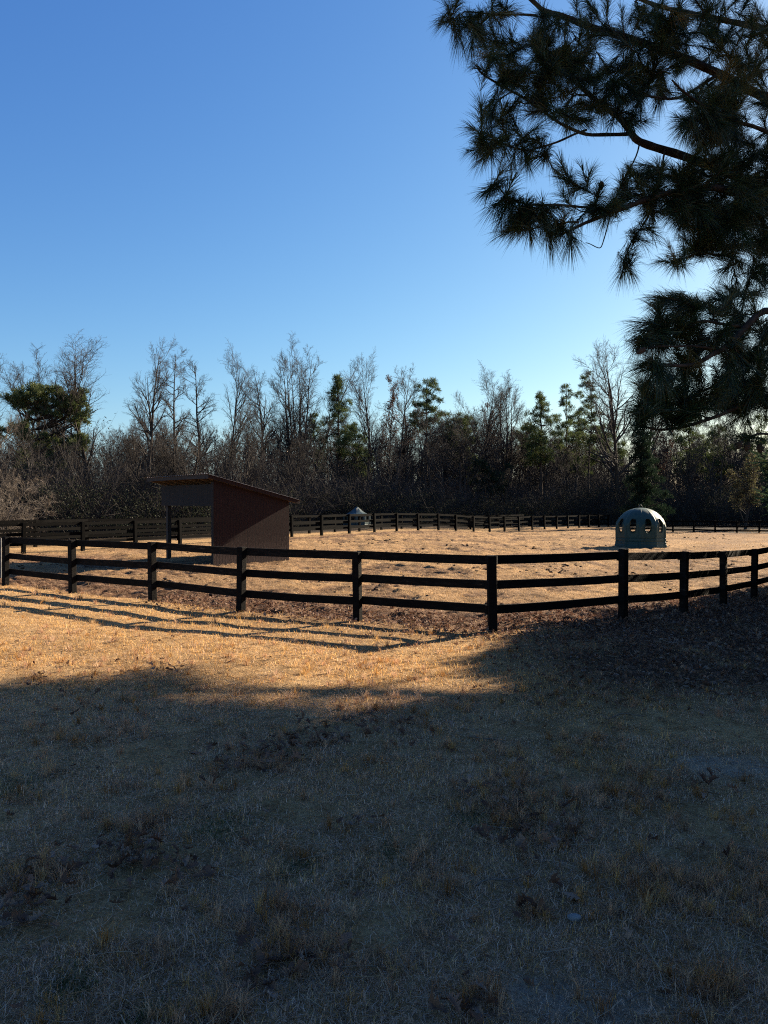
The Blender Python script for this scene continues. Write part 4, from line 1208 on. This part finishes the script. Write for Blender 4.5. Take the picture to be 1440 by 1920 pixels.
# ------------------------------------------------------------------ grass
def make_grass():
    r = np.random.default_rng(2024)

    def field(n, z0, z1, pw, margin):
        u = r.random(n)
        y = (z0 ** (1 - pw) + u * (z1 ** (1 - pw) - z0 ** (1 - pw))) ** (1 / (1 - pw))
        x = (r.random(n) * 2 - 1) * (y * .54 + margin)
        return x, y

    def blades(x, y, L, W, lean, yaw, col):
        n = len(x)
        z = height(x, y) - .004
        hx, hy = np.cos(yaw), np.sin(yaw)
        sx, sy = -hy, hx
        cl, sl = np.cos(lean), np.sin(lean)
        bend = r.uniform(.15, .6, n)
        l2 = np.clip(lean + bend, 0, 1.72)
        mx = x + hx * sl * L * .5; my = y + hy * sl * L * .5; mz = z + cl * L * .5
        ex = mx + hx * np.sin(l2) * L * .5; ey = my + hy * np.sin(l2) * L * .5; ez = mz + np.cos(l2) * L * .5
        curl = r.normal(0, .25, n) * L
        ex += sx * curl; ey += sy * curl
        ez = np.maximum(ez, z + .004 + .01 * r.random(n)); mz = np.maximum(mz, z + .006)
        w = W / 2
        V = np.stack([np.stack([x - sx * w, y - sy * w, z], 1), np.stack([x + sx * w, y + sy * w, z], 1),
                      np.stack([mx + sx * w * .8, my + sy * w * .8, mz], 1), np.stack([mx - sx * w * .8, my - sy * w * .8, mz], 1), np.stack([ex, ey, ez], 1)], 1).reshape(-1, 3)
        o = np.arange(n)[:, None] * 5
        return V, o + [0, 1, 2, 3], o + [3, 2, 4], np.repeat(col, 5, 0)

    straw = np.array([(.68, .37, .105), (.77, .475, .165), (.58, .285, .078), (.79, .52, .22), (.40, .185, .052)])
    grey = np.array([(.72, .475, .33), (.80, .565, .40), (.60, .39, .265), (.82, .63, .48), (.48, .33, .225)])  # palette for the shaded lawn, warmed to offset the blue skylight
    green = np.array([(.045, .085, .022), (.06, .10, .03)])

    def tint(x, y, warm):
        n = len(x)
        g = (.35 + .65 * sstep(.30, .50, fbm(x * .55, y * .55, 61))) * (1 - .75 * sstep(7, 8.6, y - .05 * x))  # palettes split at the shadow edge: shade and sun put into blade colour
        g = np.clip(g * (1 - warm), 0, 1)
        pick = r.random(n) < g
        c = np.where(pick[:, None], grey[r.integers(0, 5, n)], straw[r.integers(0, 5, n)])
        gd = np.zeros(n)
        for px, py, rr in ((12, 1478, .22), (415, 1560, .16), (560, 1630, .10), (880, 1540, .10), (120, 1860, .09), (740, 1600, .10), (270, 1905, .08)):
            zz = CAMZ * F / (py - 945); gd = np.maximum(gd, np.exp(-((x - X_at(px, zz)) ** 2 + (y - zz) ** 2 * .6) / rr ** 2))
        gr = r.random(n) < gd * .75
        c[gr] = green[r.integers(0, 2, int(gr.sum()))]
        return c * (.35 + .9 * r.random((n, 1)))
    VV = []; QQ = []; TT = []; CC = []; k = 0

    def push(t):
        nonlocal k
        V, Q, T, c = t
        VV.append(V); QQ.append(Q + k); TT.append(T + k); CC.append(c); k += len(V)

    def thin(x, y, keep_lit=.25, outside=True):
        m = np.ones(len(x), bool)
        m &= r.random(len(x)) > litter_mask(x, y) * .85
        m &= r.random(len(x)) > .8 * sstep(.60, .70, fbm(x * 1.7 + 3, y * 1.7, 73)) * (y < 9)
        m &= r.random(len(x)) > sand_mask(x, y) * 1.1
        m &= r.random(len(x)) > churn_mask(x, y) * .9
        if outside: m &= y < poly_y(near_pts, x) + .15
        return x[m], y[m]
    # matted thatch, lying every way
    x, y = field(330000, 2.3, 19, 1.25, 1.6); x, y = thin(x, y)
    n = len(x); sc = 1 + .05 * np.maximum(y - 4, 0)
    push(blades(x, y, r.uniform(.025, .07, n) * sc ** .4, r.uniform(.0018, .0038, n) * sc, r.uniform(.75, 1.5, n), r.uniform(0, 6.28, n), tint(x, y, 0)))
    # short upright turf
    x, y = field(230000, 2.3, 19, 1.05, 1.6)
    keep = r.random(len(x)) < .35 + .65 * sstep(.40, .6, fbm(x * 1.3, y * 1.3, 65)); x, y = x[keep], y[keep]; x, y = thin(x, y)
    n = len(x); sc = 1 + .05 * np.maximum(y - 4, 0)
    push(blades(x, y, r.uniform(.03, .065, n) * sc ** .3, r.uniform(.002, .0036, n) * sc, r.uniform(.05, .7, n), r.uniform(0, 6.28, n), tint(x, y, .35)))
    # tufts
    x, y = field(7500, 2.3, 19, 1.1, 1.6)
    keep = r.random(len(x)) < np.where(y < 7, .10, .35 * sstep(.45, .66, fbm(x * .8 + 9, y * .8, 67)) + .10); x, y = x[keep], y[keep]
    for px, py, rx, ry, k_ in ((1000, 1530, .45, .4, 46), (1085, 1490, .5, .3, 40), (960, 1480, .35, .25, 22), (1290, 1680, .33, .25, 44), (1200, 1640, .22, .2, 24), (1005, 1722, .06, .05, 5), (500, 1715, .20, .14, 24), (560, 1790, .16, .12, 20), (1350, 1840, .16, .1, 18), (50, 1650, .22, .2, 22), (250, 1560, .22, .12, 16), (480, 1440, .3, .2, 22), (930, 1410, .4, .3, 22),
                             (390, 1905, .16, .07, 14), (900, 1860, .12, .08, 10), (1420, 1650, .2, .2, 22), (1300, 1520, .3, .25, 22), (1080, 1395, .35, .25, 18), (620, 1385, .4, .25, 18), (170, 1380, .7, .5, 34), (760, 1330, .7, .4, 30), (1180, 1450, .4, .3, 22), (820, 1620, .25, .2, 10), (330, 1480, .4, .3, 16), (700, 1800, .2, .15, 8)):
        zz = CAMZ * F / (py - 945)
        x = np.append(x, X_at(px, zz) + r.normal(0, rx * .6, k_)); y = np.append(y, zz + r.normal(0, ry * .6, k_))
    x, y = thin(x, y)
    nb = 42; idx = np.repeat(np.arange(len(x)), nb); n = len(idx)
    a = r.uniform(0, 6.28, n); rad = np.abs(r.normal(0, .032, n)) * r.uniform(.6, 1.6, len(x))[idx]
    size = r.uniform(.65, 1.25, len(x))[idx]
    base_c = np.where(r.random((len(x), 1)) < .6, grey[r.integers(0, 5, len(x))] * np.array([.62, .52, .42]), straw[r.integers(0, 5, len(x))] * np.array([.62, .60, .66]))
    push(blades(x[idx] + rad * np.cos(a), y[idx] + rad * np.sin(a), r.uniform(.05, .115, n) * size, r.uniform(.002, .0038, n) * (1 + .05 * np.maximum(y[idx] - 4, 0)), np.clip(rad * 14 + r.normal(0, .15, n), 0, 1.3), a + r.normal(0, .5, n), base_c[idx] * (.6 + .7 * r.random((n, 1)))))
    g = mesh_np('grass', np.vstack(VV), [np.vstack(QQ), np.vstack(TT)], M['grass'], attrs={'tint': np.vstack(CC)})
    tag(g, 'dry dormant lawn grass on the near side of the board fence', 'grass', kind='stuff')
    # stubble in the paddock
    VV.clear(); QQ.clear(); TT.clear(); CC.clear(); k = 0
    x, y = field(300000, 11, 66, 1.3, 1.5)
    m = (inside_mask(x, y) > .5) & (r.random(len(x)) > churn_mask(x, y) * .93) & (r.random(len(x)) < .3 + .9 * fbm(x * .8, y * .8, 71)); x, y = x[m], y[m]
    n = len(x); sc = y / 12
    pad = np.array([(.27, .17, .082), (.33, .22, .115), (.19, .115, .054), (.38, .27, .155)])
    push(blades(x, y, r.uniform(.035, .075, n) * sc ** .25, .0055 * sc ** .8 * r.uniform(.6, 1.3, n), r.uniform(.2, 1.3, n), r.uniform(0, 6.28, n), pad[r.integers(0, 4, n)] * (.7 + .5 * r.random((n, 1)))))
    g = mesh_np('paddock_grass', np.vstack(VV), [np.vstack(QQ), np.vstack(TT)], M['grass'], attrs={'tint': np.vstack(CC)})
    tag(g, 'sparse straw coloured grass grazed short inside the paddock', 'grass', kind='stuff')


make_grass()


# ------------------------------------------------------------------ fallen leaves and pine straw
def litter():
    r = np.random.default_rng(31)
    # outline of a lobed oak leaf, unit length
    half = [(0, .02), (.10, .05), (.18, .20), (.27, .09), (.40, .30), (.50, .12), (.64, .32), (.74, .14), (.88, .20), (1, .0)]
    mid = [(a, 0) for a, _ in half]

    def leaf_mesh(x, y, L, lift):
        n = len(x); z = height(x, y) + lift
        V = []
        yaw = r.uniform(0, 6.28, n); tilt = r.normal(0, .35, n); roll = r.normal(0, .4, n); cup = r.uniform(-.2, .9, n); curl = r.uniform(-.6, 1.0, n)
        pts = []; tw = r.normal(0, 1, n); wid = r.uniform(.55, 1.1, n)
        for s in (1, 0, -1):
            for (a, b) in half:
                u = a - .5; w = b * s * wid * (1 + .35 * np.sin(a * 23 + tw * 3) * (0 < a < 1))
                pz = cup * np.abs(w) * 1.5 + curl * (u * u) * 1.7 + tw * u * w * 2.2
                pts.append(np.stack([np.full(n, u), np.full(n, w), pz], 1))
        Pn = np.stack(pts, 1) * L[:, None, None]
        ct, st = np.cos(tilt)[:, None], np.sin(tilt)[:, None]; cr, sr = np.cos(roll)[:, None], np.sin(roll)[:, None]; cy, sy = np.cos(yaw)[:, None], np.sin(yaw)[:, None]
        X, Y, Z = Pn[..., 0], Pn[..., 1], Pn[..., 2]
        X, Z = X * ct - Z * st, X * st + Z * ct
        Y, Z = Y * cr - Z * sr, Y * sr + Z * cr
        X, Y = X * cy - Y * sy, X * sy + Y * cy
        Z = Z - Z.min(1, keepdims=True)
        V = np.stack([X + x[:, None], Y + y[:, None], Z + z[:, None]], -1).reshape(-1, 3)
        k = len(half); Fq = []
        for i in range(k - 1):
            Fq.append((i, i + 1, k + i + 1, k + i)); Fq.append((k + i, k + i + 1, 2 * k + i + 1, 2 * k + i))
        Fq = np.array(Fq); o = np.arange(n) * 3 * k
        cols = np.array([(.13, .066, .040), (.18, .10, .066), (.085, .042, .027), (.25, .165, .12), (.14, .078, .052)])
        c = cols[r.integers(0, 5, n)] * (.7 + .6 * r.random((n, 1)))
        return V, (o[:, None, None] + Fq[None]).reshape(-1, 4), np.repeat(c, 3 * k, 0)
    out = []
    # thick litter by the fence
    x = r.uniform(.3, 11, 42000); y = r.uniform(5.5, 21, 42000)
    m = (r.random(len(x)) < litter_mask(x, y) * .9) & (np.abs(x) < y * .56 + 1.2); out.append((x[m], y[m], r.uniform(.04, .085, int(m.sum())), .004))
    x = r.uniform(-4.5, 9, 9000); y = poly_y(near_pts, x) + r.normal(.7, .6, 9000)
    m = r.random(len(x)) < .5; out.append((x[m], y[m], r.uniform(.05, .09, int(m.sum())), .004))
    # drifts and strays on the near lawn
    dr = [(30, 1720, .22, 26), (200, 1620, .3, 34), (330, 1640, .2, 18), (480, 1430, .4, 40), (560, 1395, .3, 22), (620, 1385, .3, 16), (545, 1800, .22, 22), (860, 1880, .14, 9), (1000, 1560, .3, 30), (1010, 1690, .2, 6), (920, 1500, .25, 14), (680, 1555, .12, 4), (1320, 1480, .2, 8), (700, 1360, .5, 18), (760, 1380, .3, 10),
          (140, 1270, .8, 14), (320, 1250, .5, 8), (310, 1265, .3, 6)]
    for px, py, s, n in dr:
        n = int(n * 1.6)
        z = CAMZ * F / (py - 945); xx = X_at(px, z)
        out.append((xx + r.normal(0, s * .55, n), z + r.normal(0, s * .55, n), r.uniform(.05, .10, n), .020))
    yy = r.uniform(2.4, 12, 420); xx = (r.random(420) * 2 - 1) * (yy * .55 + 1); out.append((xx, yy, r.uniform(.03, .07, 420), .008))
    x = np.concatenate([a for a, _, _, _ in out]); y = np.concatenate([b for _, b, _, _ in out]); L = np.concatenate([c for _, _, c, _ in out]); lf = np.concatenate([np.full(len(a), d) for a, _, _, d in out])
    V, Q, c = leaf_mesh(x, y, L, lf + .01 * r.random(len(x)))
    o = mesh_np('fallen_leaves', V, [Q], M['leaf'], attrs={'tint': c}); tag(o, 'curled brown oak leaves littering the shaded lawn', 'leaves', kind='stuff')
    # pine straw: long thin needles and little twigs lying on the lawn
    n = 5200
    y = 2.4 + 9 * r.random(n) ** 1.3; x = (r.random(n) * 2 - 1) * (y * .55 + 1)
    yaw = r.uniform(0, 6.28, n); L = r.uniform(.10, .24, n); z = height(x, y) + .012 + .02 * r.random(n)
    t = np.linspace(-.5, .5, 4); bow = r.normal(0, .16, n)
    pts = np.stack([x[:, None] + np.cos(yaw)[:, None] * t * L[:, None] - np.sin(yaw)[:, None] * (t ** 2 * bow[:, None]) * L[:, None] * 4 * .5,
                    y[:, None] + np.sin(yaw)[:, None] * t * L[:, None] + np.cos(yaw)[:, None] * (t ** 2 * bow[:, None]) * L[:, None] * 4 * .5,
                    z[:, None] + t * r.normal(0, .03, n)[:, None]], -1)
    V, Q = tube_batch(pts, np.full((n, 4), .0011) * r.uniform(.8, 1.9, (n, 1)), 3)
    c = np.array([(.26, .16, .09), (.36, .26, .17), (.20, .12, .065)])[r.integers(0, 3, n)] * (.7 + .6 * r.random((n, 1)))
    o = mesh_np('pine_straw', V, [Q], M['leaf'], attrs={'tint': np.repeat(c, 12, 0)}); tag(o, 'long fallen pine needles strewn over the shaded lawn', 'pine straw', kind='stuff')


litter()


def clods():
    r = np.random.default_rng(57)
    base = np.array([(1, 0, 0), (-1, 0, 0), (0, 1, 0), (0, -1, 0), (0, 0, 1), (0, 0, -1)], float)
    fa = np.array([(0, 2, 4), (2, 1, 4), (1, 3, 4), (3, 0, 4), (2, 0, 5), (1, 2, 5), (3, 1, 5), (0, 3, 5)])
    mids = {}; V = [tuple(b) for b in base]; F2 = []
    def mid(a, b):
        k = (min(a, b), max(a, b))
        if k not in mids:
            m = unit((np.array(V[a]) + np.array(V[b]))); V.append(tuple(m)); mids[k] = len(V) - 1
        return mids[k]
    for a, b, c in fa:
        ab, bc, ca = mid(a, b), mid(b, c), mid(c, a); F2 += [(a, ab, ca), (b, bc, ab), (c, ca, bc), (ab, bc, ca)]
    V = np.array(V); F2 = np.array(F2)
    xs = []; ys = []
    for px, py, s, n in ((760, 1036, .9, 26), (725, 1013, 1.0, 30), (860, 1022, .8, 14), (1045, 1062, .5, 22), (1240, 1006, 1.0, 16), (1330, 1008, 1.2, 16), (985, 1018, .9, 14), (600, 1085, .5, 14), (1060, 1050, .5, 14), (1180, 1075, .3, 10), (1380, 1060, .4, 14), (640, 1018, 1.4, 44), (900, 1070, .5, 10), (80, 1060, .6, 20), (220, 1085, .5, 16), (350, 1090, .5, 18), (700, 1100, .4, 12), (860, 1092, .4, 14)):
        z = (CAMZ + (.25 if px > 1100 else 0)) * F / (py - 945); xs.append(X_at(px, z) + r.normal(0, s * .7, n)); ys.append(z + r.normal(0, s, n))
    n = 350; y = r.uniform(12, 55, n); x = (r.random(n) * 2 - 1) * y * .5; xs.append(x); ys.append(y)
    x = np.concatenate(xs); y = np.concatenate(ys)
    m = inside_mask(x, y) > .7; x, y = x[m], y[m]; n = len(x)
    sz = r.uniform(.012, .042, n) * (1 + y / 80)
    P_ = V[None] * (sz[:, None] * r.uniform(.6, 1.3, (n, len(V))))[..., None] * np.array([1.35, 1.2, .6])
    P_ = P_ + np.stack([x, y, height(x, y) + sz * .25], 1)[:, None]
    c = np.array([(.045, .027, .017), (.07, .044, .028), (.12, .08, .052)])[r.integers(0, 3, n)]
    o = mesh_np('soil_clods', P_.reshape(-1, 3), [(np.arange(n)[:, None, None] * len(V) + F2[None]).reshape(-1, 3)], M['leaf'], attrs={'tint': np.repeat(c, len(V), 0)}, smooth=True)
    tag(o, 'scattered dark clods of trodden soil in the paddock', 'soil clods', kind='stuff')


clods()


# a few sticks and the pale stone that lie on the near lawn
def stick(px, py, yaw, L, r0, label):
    z = CAMZ * F / (py - 945); x = X_at(px, z)
    t = np.linspace(-.5, .5, 8)
    pts = np.stack([t * L, .03 * np.sin(t * 7 + px) * L * 3, .012 + .01 * np.cos(t * 5)], 1)
    v, q = tube_batch([pts], [r0 * np.linspace(1, .55, 8)], 6)
    o = mesh_np('stick', v, [q], M['twig_pale'], None, True, loc=(x, z, float(height(x, z)) + .012), rotz=yaw)
    tag(o, label, 'stick')


stick(910, 1397, -.5, .30, .007, 'short pale stick on the shaded lawn between the sunlit patch and the leaf litter')
stick(1170, 1350, .25, .38, .008, 'pale stick lying in the leaf litter below the fence corner')
stick(940, 1657, .3, .26, .005, 'thin pale stick close to the small white stone')
stick(1215, 1872, .03, .16, .004, 'thin straight stick on the bare sandy spot nearest the camera')
import bmesh
bm = bmesh.new(); bmesh.ops.create_icosphere(bm, subdivisions=3, radius=.026)
for vv in bm.verts:
    k = 1 + .35 * (float(fbm(vv.co.x * 30 + 3, vv.co.y * 30 + vv.co.z * 22, 91)) - .5)
    vv.co = Vector((vv.co.x * k * 1.25, vv.co.y * k * .9, vv.co.z * k * .7))
me = bpy.data.meshes.new('stone'); bm.to_mesh(me); bm.free()
M['stone'] = noisy('pale_stone', [(.3, (.12, .12, .118)), (.7, (.25, .25, .245))], scale=20, rough=.85, bump=.5)
me.materials.append(M['stone'])
st = bpy.data.objects.new('stone', me); C.objects.link(st)
sz = CAMZ * F / (1722 - 945); st.location = (X_at(1079, sz), sz, float(height(X_at(1079, sz), sz)) + .016)
tag(st, 'small white stone among brown grass tufts on the near lawn', 'stone')

# ------------------------------------------------------------------ light
AZ, EL = R(51), R(25)
sd = Vector((math.cos(EL) * math.sin(AZ), math.cos(EL) * math.cos(AZ), math.sin(EL)))
ld = bpy.data.lights.new('sun', 'SUN'); ld.energy = 5.0; ld.angle = R(.53); ld.color = (1, .85, .645)
lo = bpy.data.objects.new('sun', ld); C.objects.link(lo)
lo.rotation_euler = sd.to_track_quat('Z', 'Y').to_euler()
lo.location = (30, 30, 40)
EXPO = 1.95
SKY_K = [K * m_ * (.06 * 2 ** .4) ** g / (.06 * 2 ** EXPO) for K, g, m_ in ((1.795, 1.34, 1.14), (1.725, 1.09, 1.10), (1.377, .67, 1.12))]
w = bpy.data.worlds.new('World'); S.world = w; w.use_nodes = True
nt = w.node_tree; nt.nodes.clear()
sky = nt.nodes.new('ShaderNodeTexSky'); sky.sky_type = 'NISHITA'; sky.sun_disc = False
sky.sun_elevation = EL; sky.sun_rotation = AZ; sky.altitude = 50; sky.air_density = 1.0; sky.dust_density = .6; sky.ozone_density = 1.6
bg = nt.nodes.new('ShaderNodeBackground'); bg.inputs[1].default_value = .06
wo = nt.nodes.new('ShaderNodeOutputWorld')
# clear winter sky: a deeper blue overhead than the sky model gives
sr = nt.nodes.new('ShaderNodeSeparateColor'); cr_ = nt.nodes.new('ShaderNodeCombineColor')
nt.links.new(sky.outputs[0], sr.inputs[0])
for i, (g, k) in enumerate(((1.34, SKY_K[0]), (1.09, SKY_K[1]), (.67, SKY_K[2]))):
    pw = nt.nodes.new('ShaderNodeMath'); pw.operation = 'POWER'; pw.inputs[1].default_value = g
    ml = nt.nodes.new('ShaderNodeMath'); ml.operation = 'MULTIPLY'; ml.inputs[1].default_value = k
    nt.links.new(sr.outputs[i], pw.inputs[0]); nt.links.new(pw.outputs[0], ml.inputs[0]); nt.links.new(ml.outputs[0], cr_.inputs[i])
nt.links.new(cr_.outputs[0], bg.inputs[0]); nt.links.new(bg.outputs[0], wo.inputs[0])

S.view_settings.view_transform = 'Standard'
S.view_settings.look = 'None'
S.view_settings.exposure = EXPO
S.view_settings.gamma = 1
S.cycles.filter_width = 1.1
S.cycles.use_denoising = False
S.cycles.max_bounces = 6
S.cycles.diffuse_bounces = 3
S.cycles.transmission_bounces = 4
S.cycles.transparent_max_bounces = 4
